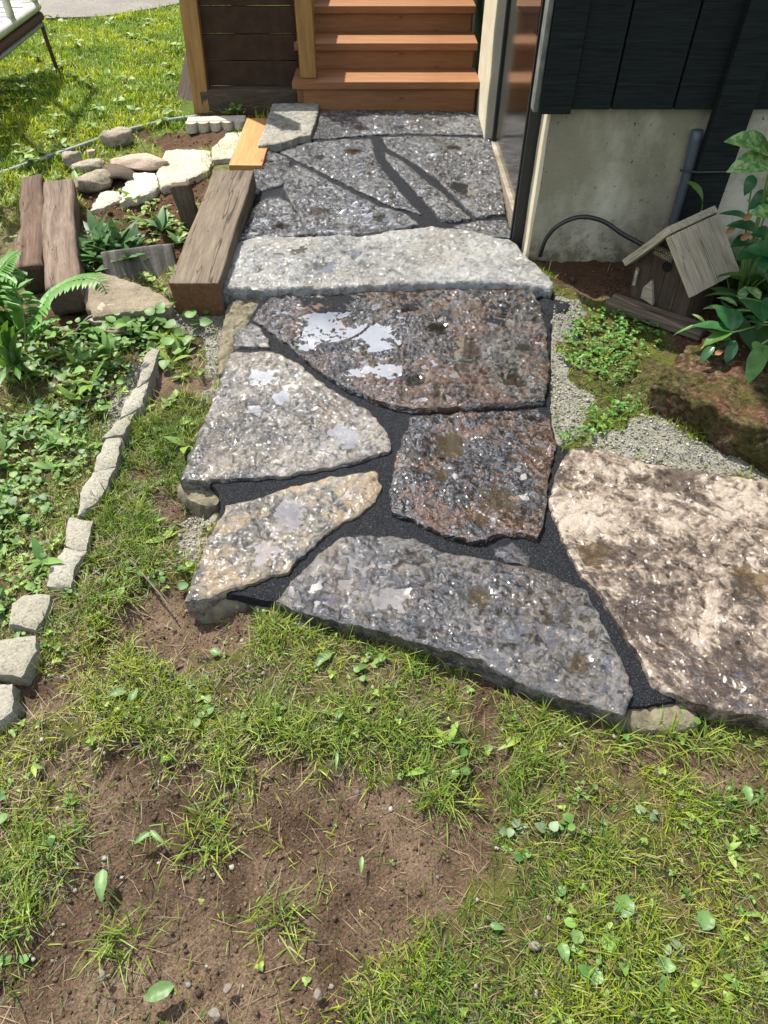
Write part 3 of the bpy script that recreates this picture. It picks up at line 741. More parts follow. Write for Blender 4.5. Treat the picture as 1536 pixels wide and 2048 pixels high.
# black sand swept past the step's end
sp_ = slab('spilled_sand', [PP(*p, -.012)[:2] for p in [(1068, 566), (1108, 586), (1146, 596), (1150, 612), (1118, 630), (1094, 622), (1080, 596)]], lambda x, y: ZP(y) - .022, .03, M_SAND, low_root, res=.012, amp=.004, edge=.012, lip=.03, smooth_it=2, seed=3)

# the long step stone
st = [(437, 508), (470, 484), (520, 470), (600, 472), (680, 466), (720, 472), (780, 458), (860, 450), (930, 455), (985, 470), (1028, 480), (1050, 508), (1082, 540), (1108, 566), (1100, 580), (1060, 572), (1010, 566), (900, 566), (760, 572), (620, 578), (520, 580), (448, 578), (440, 548)]
pol = np.array([PP(*p, .012)[:2] for p in st])
zst = lambda x, y: ZP(2.62) + .03 * (y - 2.62) + .014
step = slab('stone_step', pol, zst, .15, M_ST_STEP, None, res=.0075, amp=.010, fsc=7, seed=301, jit=.007, edge=.008, side=.012,
            puddle=[(*PP(a, b)[:2], r_, q) for a, b, r_, q in [(640, 535, .07, .4), (600, 505, .05, .35), (705, 512, .05, .35), (560, 512, .04, .3), (515, 540, .04, .3)]], pmat=M_WATER)
tag(step, 'long pale grey stone step lying across the flagstone path', 'step')

# ------------------------------------------------------------------ house
HX, HY = .600, 2.70                                  # outer corner of the foundation
FT = float(PY(1109, 214, HY)[2])                     # top of the foundation
DX = .575                                            # plane of the door side
house = empty('house', (HX, HY, 0), 'house with cream foundation, black stained board siding and black metal door', 'house')
def part(name, lo, hi, mat, parent=house, bev=.003, cuts=(1, 1, 1), wob=0.0, seed=0, off=None, axis_x='x', smooth=False):
    """a box part given in world coordinates; its own x axis can run along y or z so that wood grain follows it"""
    lo = Vector(lo); hi = Vector(hi); sz = hi - lo; c = (lo + hi) / 2; base = Vector((c.x, c.y, lo.z))
    root = parent
    while root.parent: root = root.parent
    pl = Vector(root.location) if parent is root else Vector(root.location) + Vector(parent.location)
    if axis_x == 'x': bm = box_bm(sz.x, sz.y, sz.z, cuts, bev, wob, seed); M = Matrix.Identity(4); M.translation = base - pl
    elif axis_x == 'y':
        bm = box_bm(sz.y, sz.x, sz.z, cuts, bev, wob, seed); M = Matrix.Rotation(R(90), 4, 'Z'); M.translation = base - pl
    else:
        bm = box_bm(sz.z, sz.y, sz.x, cuts, bev, wob, seed); M = Matrix.Rotation(R(-90), 4, 'Y')
        M.translation = Vector((hi.x, c.y, c.z)) - pl
    return bm_obj(name, bm, mat, parent, M, smooth)
part('foundation_wall', (HX, HY, -.3), (5.2, HY + .3, FT + .02), M_STUCCO, bev=.008, cuts=(60, 1, 14), wob=.004)
part('foundation_wall', (HX + .003, HY + .302, -.3), (HX + .25, 9.0, .05), M_STUCCO, bev=.0)
fw = part('corner_strip', (DX + .012, HY + .004, -.2), (HX + .05, HY + .105, FT + .015), M_CREAM_SUNLIT, bev=.006, cuts=(1, 2, 14), wob=.003, seed=4)
# wall of boards facing the garden: X edges of the boards
wy = HY - .028
bx = [.548, .657, .800, 1.020, 1.155]
zt = 3.0
part('corner_board', (bx[0], wy - .022, FT - .010), (bx[1], wy, zt), M_SIDING, axis_x='z', bev=.004)
xs = [bx[1]] + [bx[2], bx[3]] + [1.24 + .2 * i for i in range(20)]
for i in range(len(xs) - 1):
    part('siding_board', (xs[i] + .003, wy - .004 + rng.uniform(-.001, .001), FT), (xs[i + 1] - .003, HY - .002, zt), M_SIDING, axis_x='z', bev=.004)
part('batten', (1.155, wy - .045, .16), (1.285, wy - .0065, zt), M_SIDING, axis_x='z', bev=.005)
part('corner_side_board', (bx[0] - .02, wy + .002, FT - .01), (bx[0] - .002, HY + .035, zt), plain_mat('grey weathered board edge', (.09, .095, .082), .7, (.17, .175, .15), 22, .3), axis_x='z')
part('side_wall', (DX + .035, HY + .106, .06), (HX + .2, 9.0, zt), M_SIDING, bev=0)
# cream return wall between door and stairs
yd1 = 3.90
part('plaster_pier', (DX - .045, yd1, .0), (DX + .03, 4.42, zt), M_CREAM_SUNLIT, bev=.01, cuts=(1, 6, 30), wob=.004, seed=2)
# door
zd = ZP(3.3) + .03
door = part('door', (DX + .006, HY + .266, zd), (DX + .034, yd1 - .03, zd + 2.0), M_DOOR, bev=.002)
part('door_glass', (DX + .001, HY + .36, zd + .62), (DX + .0045, yd1 - .15, zd + 1.9), M_GLASS, bev=0, parent=door)
part('door_trim', (DX - .004, yd1 - .036, zd - .02), (DX + .03, yd1 - .003, zd + 2.05), M_BLACK)
part('door_sill', (DX - .012, HY + .19, zd - .12), (DX + .03, yd1 - .005, zd - .004), M_GREYROCK)
for i, (y0, y1, x0, m, zz) in enumerate([(.106, .128, -.030, M_BLACK, .02), (.1285, .134, -.024, M_GREYLINE, .035), (.1345, .152, -.036, M_BLACK, .05), (.1525, .157, -.026, M_GREYLINE, .06), (.1575, .262, -.014, M_BLACK, .09)]):
    part('door_frame', (DX + x0, HY + y0, zd + zz - .11), (DX + .033, HY + y1, zd + 2.1), m, bev=.002)
# eave above, reflected in the wet stones
roof = part('roof', (.22, 2.15, 2.62), (5.8, 9.6, 2.70), plain_mat('roof soffit', (.05, .045, .04), .7, (.07, .06, .05), 6), bev=.01)
part('fascia', (.185, 2.12, 2.56), (.218, 9.62, 2.76), M_BROWN, bev=.004)
# conduit and its strap
c0 = PY(1396, 262, HY - .03); c1 = PY(1352, 450, HY - .035)
pp_ = [np.array((c0[0], HY - .024, c0[2] + .0)), np.array((c0[0] * .5 + c1[0] * .5, HY - .027, (c0[2] + c1[2]) / 2)), np.array((c1[0], HY - .032, -.05 + .12))]
o = bm_obj('conduit', tube_bm([p - np.array((HX, HY, 0)) for p in spline(pp_, 5)], .0205, 14), M_PVC, house, None, True)
zt_ = PY(1390, 338, HY - .05)
bm = tube_bm([Vector((zt_[0] - .06, -.062, zt_[2])) - Vector((HX, 0, 0)), Vector((zt_[0] + .0, -.078, zt_[2] - .002)) - Vector((HX, 0, 0)), Vector((zt_[0] + .14, -.078, zt_[2] + .001)) - Vector((HX, 0, 0)), Vector((zt_[0] + .158, -.04, zt_[2] + .003)) - Vector((HX, 0, 0))], .0045, 6)
bm_obj('cable_tie', bm, M_RUBBER, house, None, True)

# ------------------------------------------------------------------ wooden stairs and deck
Y0 = float(PP(778, 217)[1]); zg0 = ZP(Y0)
xl, xr = float(PP(605, 217)[0]), float(PP(950, 217)[0])
stairs = empty('wooden_stairs', (0, Y0, zg0), 'reddish cedar stairs with open ends climbing from the flagstone landing', 'stairs')
zt1 = float(PY(770, 164, Y0 - .03)[2]); rise = .127; run = .252
for i in range(5):
    zt_i = zt1 + rise * i; yf = Y0 - .03 + run * i
    part('riser', (xl + .01, Y0 + run * i, zt_i - .037 - (.13 if i else .16)), (xr - .006, Y0 + run * i + .035, zt_i - .0375), M_WOOD_STAIR, stairs, .003)
    d2 = (run + .028) / 2
    part('tread', (xl - .045, yf, zt_i - .036), (xr + .012, yf + d2 - .002, zt_i), M_WOOD_STAIR, stairs, .004)
    part('tread', (xl - .045, yf + d2 + .002, zt_i - .036), (xr + .012, yf + 2 * d2 + .02, zt_i - .001), M_WOOD_STAIR, stairs, .004)
for xx in (xl - .028, xr - .03):
    bm = bmesh.new()
    pr = [(0, -.06)]
    for i in range(5): pr += [(run * i + .0365, zt1 - .038 + rise * i - zg0 - (rise + .0 if i == 0 else rise) + (0 if i else .04)), (run * i + .0365, zt1 - .038 + rise * i - zg0)]
    pr = [(.037, -.05)] + [(run * i + .037 + (run if k else 0), zt1 - .0385 + rise * i - zg0) for i in range(5) for k in (0, 1)] + [(run * 5 + .037, .3), (.5, -.05)]
    a = [bm.verts.new((xx, y, z)) for y, z in pr]; b = [bm.verts.new((xx + .036, y, z)) for y, z in pr]
    bm.faces.new(a); bm.faces.new(b[::-1])
    for k in range(len(a)): bm.faces.new((a[k], b[k], b[(k + 1) % len(a)], a[(k + 1) % len(a)]))
    bm_obj('stringer', bm, M_WOOD_STAIR, stairs, None)
pxl = PY(606, 158, Y0 + .05)
part('newel_post', (pxl[0] - .012, Y0 + .035, zt1 + .001), (pxl[0] + .077, Y0 + .124, zt1 + .50), M_WOOD_POST, stairs, .006, axis_x='z')
deck = empty('porch_deck', (-.8, Y0 + .25, .1), 'low porch deck skirted with dark brown horizontal boards', 'deck')
yb = Y0 + .26; xd0 = -1.07; xd1 = xl - .035
zb0 = float(PY(500, 172, yb)[2]); bh = .128
for i in range(6):
    j = rng.uniform(-.0015, .0015)
    part('skirt_board', (xd0, yb + j, zb0 + bh * i + .002), (xd1, yb + .03 + j, zb0 + bh * (i + 1) - .003), M_BROWN, deck, .003, cuts=(6, 1, 1), wob=.001, seed=i)
part('base_timber', (xd0 - .02, yb - .06, zb0 - .155), (xd1 - .005, yb + .05, zb0 - .004), M_WOOD_DARK, deck, .012, cuts=(14, 1, 1), wob=.006)
part('base_timber', (xd0, yb - .09, zb0 - .27), (xd1 - .02, yb + .04, zb0 - .158), M_WOOD_DARK, deck, .012, cuts=(14, 1, 1), wob=.006, seed=5)
for i in range(11):
    part('deck_board', (xd0 - .05, yb + .035 + i * .144, zb0 + bh * 6 + .004), (xd1 + .0, yb + .035 + i * .144 + .139, zb0 + bh * 6 + .034), M_WOOD_STAIR, deck, .003)
part('beam', (xd0 + .05, yb + .9, zb0 + bh * 6 - .14), (xd1 - .02, yb + .94, zb0 + bh * 6), M_WOOD_POST, deck, .003)
for xx in (xd0 + .06, xd1 - .12):
    part('leg', (xx, yb + .901, .02), (xx + .09, yb + .99, zb0 + bh * 6 - .141), M_WOOD_POST, deck, .004, axis_x='z')
pb = PG(408, 222); pt_ = PY(380, 0, pb[1] + .02)
post = bm_obj('porch_post', box_bm(1.5, .095, .095, (1, 1, 1), .006), M_WOOD_POST, None, frame((pb[0] + (pt_[0] - pb[0]) * .68 / (pt_[2] - pb[2]), pb[1] + .06, pb[2] + .68), (pt_[0] - pb[0], .02, pt_[2] - pb[2]), (0, -1, 0)))
tag(post, 'tall golden wooden post at the left corner of the brown boards', 'post')
q0 = PG(372, 200); q1 = PY(392, 95, q0[1] + .25)
pk = bm_obj('leaning_board', box_bm(1.15, .10, .03, (1, 1, 1), .003), M_WOOD_BEAM, None, frame(tuple((np.array(q0) + (np.array(q1) - q0) * .52 / np.linalg.norm(np.array(q1) - q0))), np.array(q1) - q0, (0, -1, .2)))
tag(pk, 'greenish weathered board leaning behind the golden post', 'board')

# ------------------------------------------------------------------ timbers, logs and stones beside the path
def beam(name, a, b, w, h, mat, label, cat, bev=.008, wob=.004, seed=0, taper=0, parent=None, group=None, roll=0, endmat=None):
    """a and b: middle of the underside at both ends"""
    a = Vector(a); b = Vector(b); L = (b - a).length
    bm = box_bm(L, w, h, (max(2, int(L / .03)), 4, 4), bev, wob, seed, 5)
    if taper:
        for v in bm.verts:
            k = 1 - taper * abs(v.co.x / L + .5); v.co.y *= k; v.co.z = v.co.z * (k * .5 + .5)
    M = frame((a + b) / 2, b - a) @ Matrix.Rotation(roll, 4, 'X')
    bm.normal_update()
    for f in bm.faces: f.material_index = 1 if abs(f.normal.x) > .75 else 0
    o = bm_obj(name, bm, mat, None, M, True); o.data.materials.append(endmat or mat)
    o.data.polygons.foreach_set('use_smooth', np.array([p.material_index == 0 for p in o.data.polygons]))
    return tag(o, label, cat, group)
za = .20
A = (P(338, 562, za) + P(437, 566, za)) / 2; B_ = (P(432, 339, za + .06) + P(505, 338, za + .06)) / 2
bw = float(np.linalg.norm(P(338, 562, za) - P(437, 566, za)))
beam('landscape_timber', A - (0, 0, .145), B_ - (0, 0, .145), bw, .145, M_WOOD_BEAM, 'thick weathered square timber with long cracks beside the stone step', 'timber', .007, .004, endmat=M_WOOD_END)
A = (P(478, 330, .20) + P(510, 335, .20)) / 2; B_ = (P(504, 240, .23) + P(544, 240, .23)) / 2
A = A + (A - B_) * .02
beam('pine_plank', np.array((A[0] - .005, A[1], .17)), np.array((B_[0], B_[1], .20)), .165, .04, M_WOOD_NEW, 'fresh orange pine plank lying behind the weathered timber', 'plank', .003, .001)
# two rotten logs
beam('rotten_log', P(143, 628, .06), P(130, 408, .10), .135, .12, M_WOOD_LOG, 'grey weathered rotten half log with broken dark end, right of its twin', 'log', .018, .010, 3, endmat=M_WOOD_DARK)
beam('rotten_log', P(80, 588, .06), P(82, 402, .10), .105, .12, M_WOOD_RED, 'crumbling brown rotten log, the redder and narrower of the pair', 'log', .018, .016, 8, endmat=M_WOOD_DARK)
stk = bm_obj('wood_stake', box_bm(.22, .085, .05, (12, 3, 3), .008, .010, 4, 9), M_WOOD_DARK, None, frame(PG(388, 452) + (-.012, .02, .075), (-.12, .1, 1), (0, -1, .1)), True)
tag(stk, 'short dark broken stake standing beside the weathered timber', 'stake')
def rock(px, py, sx, sy, sz, mat, label, cat='rock', seed=0, flat=.5, rz=0, sink=.25, group=None, rough=.22, name='rock'):
    p = PG(px, py); o = bm_obj(name, rock_bm(sx, sy, sz, seed, 4, rough, flat), mat, None, None, True)
    o.location = (p[0], p[1], p[2] - sz * sink); o.rotation_euler = (0, 0, rz); return tag(o, label, cat, group)
def gslab(name, px, top, th, mat, label, cat, seed, amp=.012, tilt=(0, 0), edge=.006, lip=.016, sm=0, fsc=7, jit=.008, res=.012, group=None, side=.01, skew=.0):
    pol = np.array([P(x, y, top)[:2] for x, y in px]); cx, cy = pol.mean(0)
    o = slab(name, pol, lambda x, y: top + tilt[0] * (x - cx) + tilt[1] * (y - cy), th, mat, None, res=res, amp=amp, fsc=fsc, seed=seed, edge=edge, lip=lip, smooth_it=sm, jit=jit, side=side, skew=skew)
    return tag(o, label, cat, group)
gslab('flat_stone', [(152, 556), (200, 542), (250, 556), (300, 575), (346, 606), (338, 614), (250, 622), (186, 632), (168, 600)], .115, .05, M_TANROCK, 'flat rough tan granite slab in front of the weathered timber end', 'stone', 41, .008)
# leaning banded concrete block
pa, pb2 = PG(215, 560), PG(338, 590)
blk = bm_obj('concrete_block', box_bm(.29, .07, .15, (14, 3, 8), .006, .004, 3, 7), M_BAND, None, frame(PG(284, 556) + (0.0, .02, -.045), PG(345, 548) - PG(215, 566)) @ Matrix.Rotation(R(-38), 4, 'X'), True)
tag(blk, 'broken grey banded concrete block leaning back between log and timber', 'block')
# sunlit pale stones
gslab('pale_stone', [(425, 292), (455, 264), (492, 263), (476, 312), (424, 318)], .155, .09, M_PALE, 'sunlit cream stone touching the pine plank', 'stone', 51, .010)
gslab('pale_stone', [(330, 300), (358, 297), (420, 300), (424, 318), (414, 340), (370, 360), (322, 372), (312, 345)], .150, .09, M_PALE, 'largest sunlit cream stone of the row, its upper edge against bare soil', 'stone', 52, .012)
gslab('pale_stone', [(262, 344), (310, 343), (318, 372), (286, 390), (240, 402), (244, 376)], .140, .09, M_PALE, 'sunlit cream stone with a dark pit, beside the dark burrow', 'stone', 53, .012)
gslab('pale_stone', [(200, 382), (240, 381), (240, 398), (205, 412), (178, 420)], .125, .07, M_PALE, 'smallest sunlit cream stone at the end of the row', 'stone', 54, .012)
rock(285, 338, .16, .08, .045, M_PINK, 'smooth oval pinkish boulder resting on the pale stones', 'boulder', 61, .62, .05)
rock(190, 378, .10, .075, .055, M_GREYROCK, 'brown lumpy rock beside the dark burrow', seed=62, rz=.4)
rock(238, 292, .09, .07, .06, M_GREYROCK, 'rounded grey rock beside the hose on the lawn edge', seed=63, rz=.2)
rock(180, 345, .09, .045, .04, M_GREYROCK, 'narrow grey rock half buried in the dry grass', seed=64, rz=.5)
rock(150, 335, .05, .04, .06, M_GREYROCK, 'small pointed brown rock at the edge of the lawn', seed=65)
rock(186, 313, .03, .025, .025, M_PINK, 'tiny pinkish stone lying in the dry grass', seed=66)
rock(205, 656, .05, .04, .035, M_GREYROCK, 'small grey stone below the black pipe', 'stone', seed=67)
rock(224, 640, .045, .05, .05, M_PINK, 'upright pinkish stone chip below the black pipe', 'stone', seed=68)
rock(235, 672, .04, .035, .03, M_TANROCK, 'pale tan stone chip among the weed leaves', 'stone', seed=69)
# the burrow: dark hollow log mouth
tb = []
pc = PG(228, 374)
bm = bmesh.new()
for r0, r1, yy0, yy1 in ((.085, .085, 0, .16),):
    ring = lambda r, y: [bm.verts.new((r * 1.15 * math.cos(t) * (1 + .08 * math.sin(3 * t)), y, r * .8 * math.sin(t) + .04)) for t in [2 * math.pi * k / 20 for k in range(20)]]
    ra, rb, rc, rd = ring(.085, 0), ring(.085, .2), ring(.07, .0), ring(.06, .19)
    for k in range(20):
        k2 = (k + 1) % 20
        bm.faces.new((ra[k], ra[k2], rb[k2], rb[k])); bm.faces.new((ra[k2], ra[k], rc[k], rc[k2])); bm.faces.new((rc[k2], rc[k], rd[k], rd[k2]))
    bm.faces.new(rd); bm.faces.new(rb)
hl = bm_obj('hollow_log', bm, M_WOOD_DARK, None, frame(pc + (0.02, .0, -.055), (1, .25, 0)), True)
tag(hl, 'short hollow log with a dark mouth among the pale stones', 'log')
# scalloped concrete edging
sc_root = empty('scalloped_edging', PG(425, 268), 'short sunlit concrete lawn edging with scalloped front', 'edging')
e0, e1 = PG(372, 262), PG(492, 258)
L_ = float(np.linalg.norm(e1 - e0)); 
bm_obj('edging_body', box_bm(L_ * .98, .09, .05, (8, 1, 1), .01, .003), M_PALE, sc_root, frame(Vector(tuple((e0 + e1) / 2)) - sc_root.location + Vector((0, .06, -.005)), e1 - e0))
for k in range(5):
    bmc = bmesh.new(); bmesh.ops.create_cone(bmc, cap_ends=True, segments=20, radius1=L_ / 10.4, radius2=L_ / 10.6, depth=.05)
    c_ = e0 + (e1 - e0) * (k + .5) / 5
    bm_obj('scallop', bmc, M_PALE, sc_root, Matrix.Translation(Vector(tuple(c_)) - sc_root.location + Vector((0, .012, .016))), False)
# pipes
def pipe(name, pts, r, mat, label, cat, n=8):
    q = spline(pts, n); c0 = Vector(tuple(q[0]))
    o = bm_obj(name, tube_bm([Vector(tuple(p)) - c0 for p in q], r, 10), mat, None, Matrix.Translation(c0), True); return tag(o, label, cat)
pipe('garden_hose', [PG(x, y, .012) for x, y in [(-120, 385), (0, 348), (75, 322), (152, 296), (240, 266), (330, 243), (395, 234)]], .013, M_HOSE, 'grey green hose lying along the edge of the far lawn', 'hose')
pipe('black_pipe', [PG(150, 668, .0), PG(180, 636, .03), PG(215, 629, .035), PG(270, 630, .03), PG(350, 617, .025), PG(440, 601, .02), PG(480, 590, -.01)], .0095, M_RUBBER, 'thin black water pipe running under the weathered timber end', 'pipe')
hp = [PY(1080, 512, HY - .03), PY(1092, 478, HY - .05), PY(1118, 450, HY - .06), PY(1160, 434, HY - .06), PY(1205, 442, HY - .07), PY(1245, 468, HY - .10), PY(1285, 490, HY - .14), PY(1330, 520, HY - .2)]
pipe('black_cable', hp, .0085, M_RUBBER, 'black cable arching against the cream foundation wall behind the birdhouse', 'cable')
# edging blocks along the garden bed
EB = [([(299, 694), (318, 698), (300, 752), (274, 772), (282, 730)], 'gritty edging block beside the turf trench at the end of the row'),
      ([(272, 774), (298, 760), (280, 812), (238, 836), (250, 800)], 'gritty edging block between moss and turf trench'),
      ([(234, 840), (274, 818), (246, 866), (206, 872)], 'low gritty edging block sunk beside the mossy bed'),
      ([(212, 873), (241, 874), (232, 930), (186, 944), (196, 905)], 'mossy gritty edging block at the top of the curved row'),
      ([(186, 943), (230, 932), (203, 990), (154, 1030), (160, 985)], 'gritty edging block with an orange stain, second in the curved row'),
      ([(138, 1034), (185, 1040), (172, 1098), (152, 1100), (128, 1090)], 'small worn edging block in the middle of the curved row'),
      ([(128, 1094), (172, 1100), (150, 1130), (140, 1172), (94, 1170), (104, 1128)], 'long gritty edging block with a dark mossy side'),
      ([(48, 1188), (98, 1188), (96, 1215), (70, 1258), (18, 1246), (24, 1206)], 'cube shaped edging block standing apart from the long one'),
      ([(-30, 1290), (20, 1274), (70, 1270), (72, 1300), (40, 1352), (-20, 1345)], 'rounded edging block half covered by brown soil'),
      ([(-50, 1372), (24, 1366), (24, 1420), (-10, 1446), (-60, 1440)], 'last edging block of the row, overhung by green leaves')]
for i, (q, lb) in enumerate(EB):
    c_ = PG(*np.mean(q, 0))
    gslab('edging_block', q, float(c_[2]) + .032, .10, M_CONC, lb, 'edging block', 80 + i, .006, edge=.004, lip=.010, sm=0, jit=.005, group='edging blocks along the garden bed', res=.010)
# right hand side: board, mossy block
bm = box_bm(.62, .27, .15, (70, 32, 17), .008)
for v in bm.verts:
    c_ = v.co.copy(); v.co += mnoise.noise_vector(c_ * 5 + Vector((3, 1, 7))) * .020 + mnoise.noise_vector(c_ * 14) * .018 + mnoise.noise_vector(c_ * 38) * .010 + mnoise.noise_vector(c_ * 80) * .005
m0, m1 = P(1302, 758, .20), P(1470, 836, .20); dm = (m1 - m0) / np.linalg.norm(m1 - m0); pm_ = np.array((-dm[1], dm[0], 0))
rp = bm_obj('mossy_stone', bm, M_MOSSROCK, None, frame(m0 + dm * .31 + pm_ * .135 + np.array((0, 0, -.150)), dm), True)
tag(rp, 'mossy reddish stone block under the leafy plants', 'stone')
fa, fb = PG(1218, 606), PG(1404, 676)
beam('fence_board', fa + (0, 0, -.005), fb + (0, 0, .005), .085, .03, M_WOOD_BEAM, 'old weathered board lying on the soil in front of the birdhouse', 'board', .005, .004, 6)

# ------------------------------------------------------------------ birdhouse
BH = PG(1330, 622)
bird = empty('birdhouse', (1.107, 2.392, .112), 'weathered wooden birdhouse leaning beside the leafy plants', 'birdhouse')
bird.rotation_euler = (.004, -.044, -.903)
W_, D_, HW, PT = .250, .17, .155, .853
apex = HW + W_ / 2 * math.tan(PT)
def gable(y0, y1, name):
    bm = bmesh.new(); pr = [(-W_ / 2, 0), (W_ / 2, 0), (W_ / 2, HW), (0, apex), (-W_ / 2, HW)]
    a = [bm.verts.new((x, y0, z)) for x, z in pr]; b = [bm.verts.new((x, y1, z)) for x, z in pr]
    bm.faces.new(a); bm.faces.new(b[::-1])
    for k in range(5): bm.faces.new((a[k], b[k], b[(k + 1) % 5], a[(k + 1) % 5]))
    bmesh.ops.bevel(bm, geom=bm.edges[:], offset=.002, segments=1, affect='EDGES')
    return bm
# front in upright planks, grain up
for k in range(4):
    x0 = -W_ / 2 + W_ * k / 4; x1 = x0 + W_ / 4 - .002
    def top(x): return HW + (W_ / 2 - abs(x)) * math.tan(PT)
    bm = bmesh.new(); pr = [(x0, 0), (x1, 0), (x1, top(x1)), (x0, top(x0))]
    j = rng.uniform(-.002, .002)
    Rv = Matrix.Rotation(R(-90), 3, 'Y')
    a = [bm.verts.new((z, -D_ / 2 + j, -x)) for x, z in pr]; b = [bm.verts.new((z, -D_ / 2 + .016, -x)) for x, z in pr]
    bm.faces.new(a); bm.faces.new(b[::-1])
    for q in range(4): bm.faces.new((a[q], b[q], b[(q + 1) % 4], a[(q + 1) % 4]))
    bm_obj('front_plank', bm, M_WOOD_DARK, bird, Matrix.Rotation(R(-90), 4, 'Y'))
bm_obj('back_wall', gable(D_ / 2 - .015, D_ / 2, 'b'), M_WOOD_DARK, bird)
for sx in (-1, 1):
    bm = box_bm(HW + .02, D_ - .034, .015, (1, 1, 1), .002)
    M = frame((sx * (W_ / 2 - (.016 if sx > 0 else 0)), 0, HW / 2), (0, 0, 1), (sx * 1.0, 0, 0)); M = Matrix.Translation((0, 0, 0)) @ M
    bm_obj('side_wall', bm, M_WOOD_DARK, bird, M)
for sx, ln in ((-1, .225), (1, .222)):
    bm = box_bm(ln, .284, .026, (8, 6, 1), .003, .0015, sx + 3)
    d_ = Vector((sx * math.cos(PT), 0, -math.sin(PT))); n_ = Vector((sx * math.sin(PT), 0, math.cos(PT)))
    st0 = Vector((0, 0, apex + .012)) + (n_ * .0) + (d_ * -.012 if sx < 0 else d_ * .018)
    M = frame(st0 + d_ * (ln / 2) + n_ * -.014 + Vector((0, -.012, 0)), d_, n_)
    bm_obj('roof_board', bm, M_WOOD_GREY, bird, M)
bmc = bmesh.new(); bmesh.ops.create_cone(bmc, cap_ends=True, segments=24, radius1=.019, radius2=.019, depth=.004)
bm_obj('entrance_hole_disc', bmc, plain_mat('black hole disc', (.003, .003, .003), .95), bird, Matrix.Translation((0, -D_ / 2 - .0035, .164)) @ Matrix.Rotation(R(90), 4, 'X'))  # flat black disc; the dark inside the hole is put into its colour
bm = bmesh.new(); pr = [(-.066, .022), (-.010, .012), (-.014, .03), (-.040, .102), (-.066, .064)]
a = [bm.verts.new((x, -D_ / 2 - .016, z)) for x, z in pr]; b = [bm.verts.new((x, -D_ / 2 - .003, z)) for x, z in pr]
bm.faces.new(a); bm.faces.new(b[::-1])
for k in range(5): bm.faces.new((a[k], b[k], b[(k + 1) % 5], a[(k + 1) % 5]))
bm_obj('door_chip', bm, M_WOOD_GREY, bird)
bm_obj('shutter_chip', box_bm(.012, .010, .07, (1, 1, 4), .003, .002, 7), M_WOOD_GREY, bird, Matrix.Translation((-.112, -D_ / 2 - .007, .052)))
pl = bm_obj('name_plaque', box_bm(.088, .012, .040, (1, 1, 1), .002), M_WOOD_LOG, bird, Matrix.Translation((-.024, -D_ / 2 - .010, .190)) @ Matrix.Rotation(R(4), 4, 'Y'))
M_INK = plain_mat('pale burnt lettering', (.34, .30, .19), .8)
for txt, zz in (('COTTAGE', .022), ('RETREAT', .005)):
    cu = bpy.data.curves.new('lettering', 'FONT'); cu.body = txt; cu.size = .0165; cu.align_x = 'CENTER'; cu.extrude = .0006
    to = bpy.data.objects.new('lettering_tmp', cu); COL.objects.link(to)
    bpy.context.view_layer.update()
    me = bpy.data.meshes.new_from_object(to.evaluated_get(bpy.context.evaluated_depsgraph_get())); bpy.data.objects.remove(to); me.materials.clear()
    lo = link('lettering', me, M_INK, pl, False); lo.matrix_basis = Matrix.Translation((0, -.0068, zz)) @ Matrix.Rotation(R(90), 4, 'X')

# ------------------------------------------------------------------ far corner: glider bench and driveway
gl = empty('garden_bench', P(0, 160, .15), 'old white metal framed bench with slatted seat on the far lawn', 'bench')
gl0 = Vector(gl.location)
za = .52
r0 = P(-170, 187, za); r1 = P(74, 11, za); dirv = (r1 - r0) / np.linalg.norm(r1 - r0); perp = np.array((-dirv[1], dirv[0], 0)) * .55
if perp[0] > 0: perp = -perp
M_WMET = plain_mat('chalky white paint', (.52, .53, .44), .5, (.62, .62, .54), 12, .2); M_RUST = plain_mat('rusty rail', (.10, .035, .018), .8, (.05, .03, .02), 20, .4); M_SLAT = plain_mat('grey slat', (.30, .30, .32), .6, (.36, .36, .38), 15)
V3 = lambda p: Vector(tuple(p)) - gl0
for nm, a, b, r_, m in (('rail', r0, r1, .028, M_WMET), ('rail', r0 + perp, r1 + perp, .028, M_WMET), ('end_rail', r1, r1 + perp, .026, M_WMET), ('lower_rail', r0 - (0, 0, .055), r1 - (0, 0, .055), .026, M_RUST), ('lower_strip', r0 - (0, 0, .095), r1 - (0, 0, .095), .015, M_SLAT)):
    bm_obj(nm, tube_bm([V3(a), V3((np.array(a) + b) / 2), V3(b)], r_, 10), m, gl, None, True)
for k in range(14):
    a = r0 + (r1 - r0) * (k + .5) / 14
    o = bm_obj('slat', box_bm(.50, float(np.linalg.norm(r1 - r0)) / 14 * .8, .015, (1, 1, 1), .003), M_SLAT, gl, frame(V3(a + perp * .5), perp))
for k in (.05, .42, .74, .985):
    a = r0 + (r1 - r0) * k
    bm_obj('upright', tube_bm([V3(a), V3(a + (0, 0, .35)), V3(a + (0, 0, .7))], .024, 10), M_WMET, gl, None, True)
bm_obj('arm_rail', tube_bm([V3(r0 + (0, 0, .7)), V3((r0 + r1) / 2 + (0, 0, .7)), V3(r1 + (0, 0, .7))], .026, 10), M_WMET, gl, None, True)
for k, q in ((.12, 0), (.99, 0), (.12, 1), (.99, 1)):
    a = r0 + (r1 - r0) * k + perp * q; gz_ = float(gheight(np.array([a[0]]), np.array([a[1]]))[0])
    bm_obj('leg', tube_bm([V3(a - (0, 0, .1)), V3((a[0] + .01, a[1] - .02, (a[2] + gz_) / 2)), V3((a[0] + .03, a[1] - .04, gz_ - .02))], .014, 8), M_RUST, gl, None, True)
dw = [P(60, 38, .17)[:2], P(200, 34, .17)[:2], P(300, 20, .17)[:2], P(420, -4, .17)[:2], (4, 10), (8, 26), (-30, 26), (-12, 9), P(-150, 60, .17)[:2]]
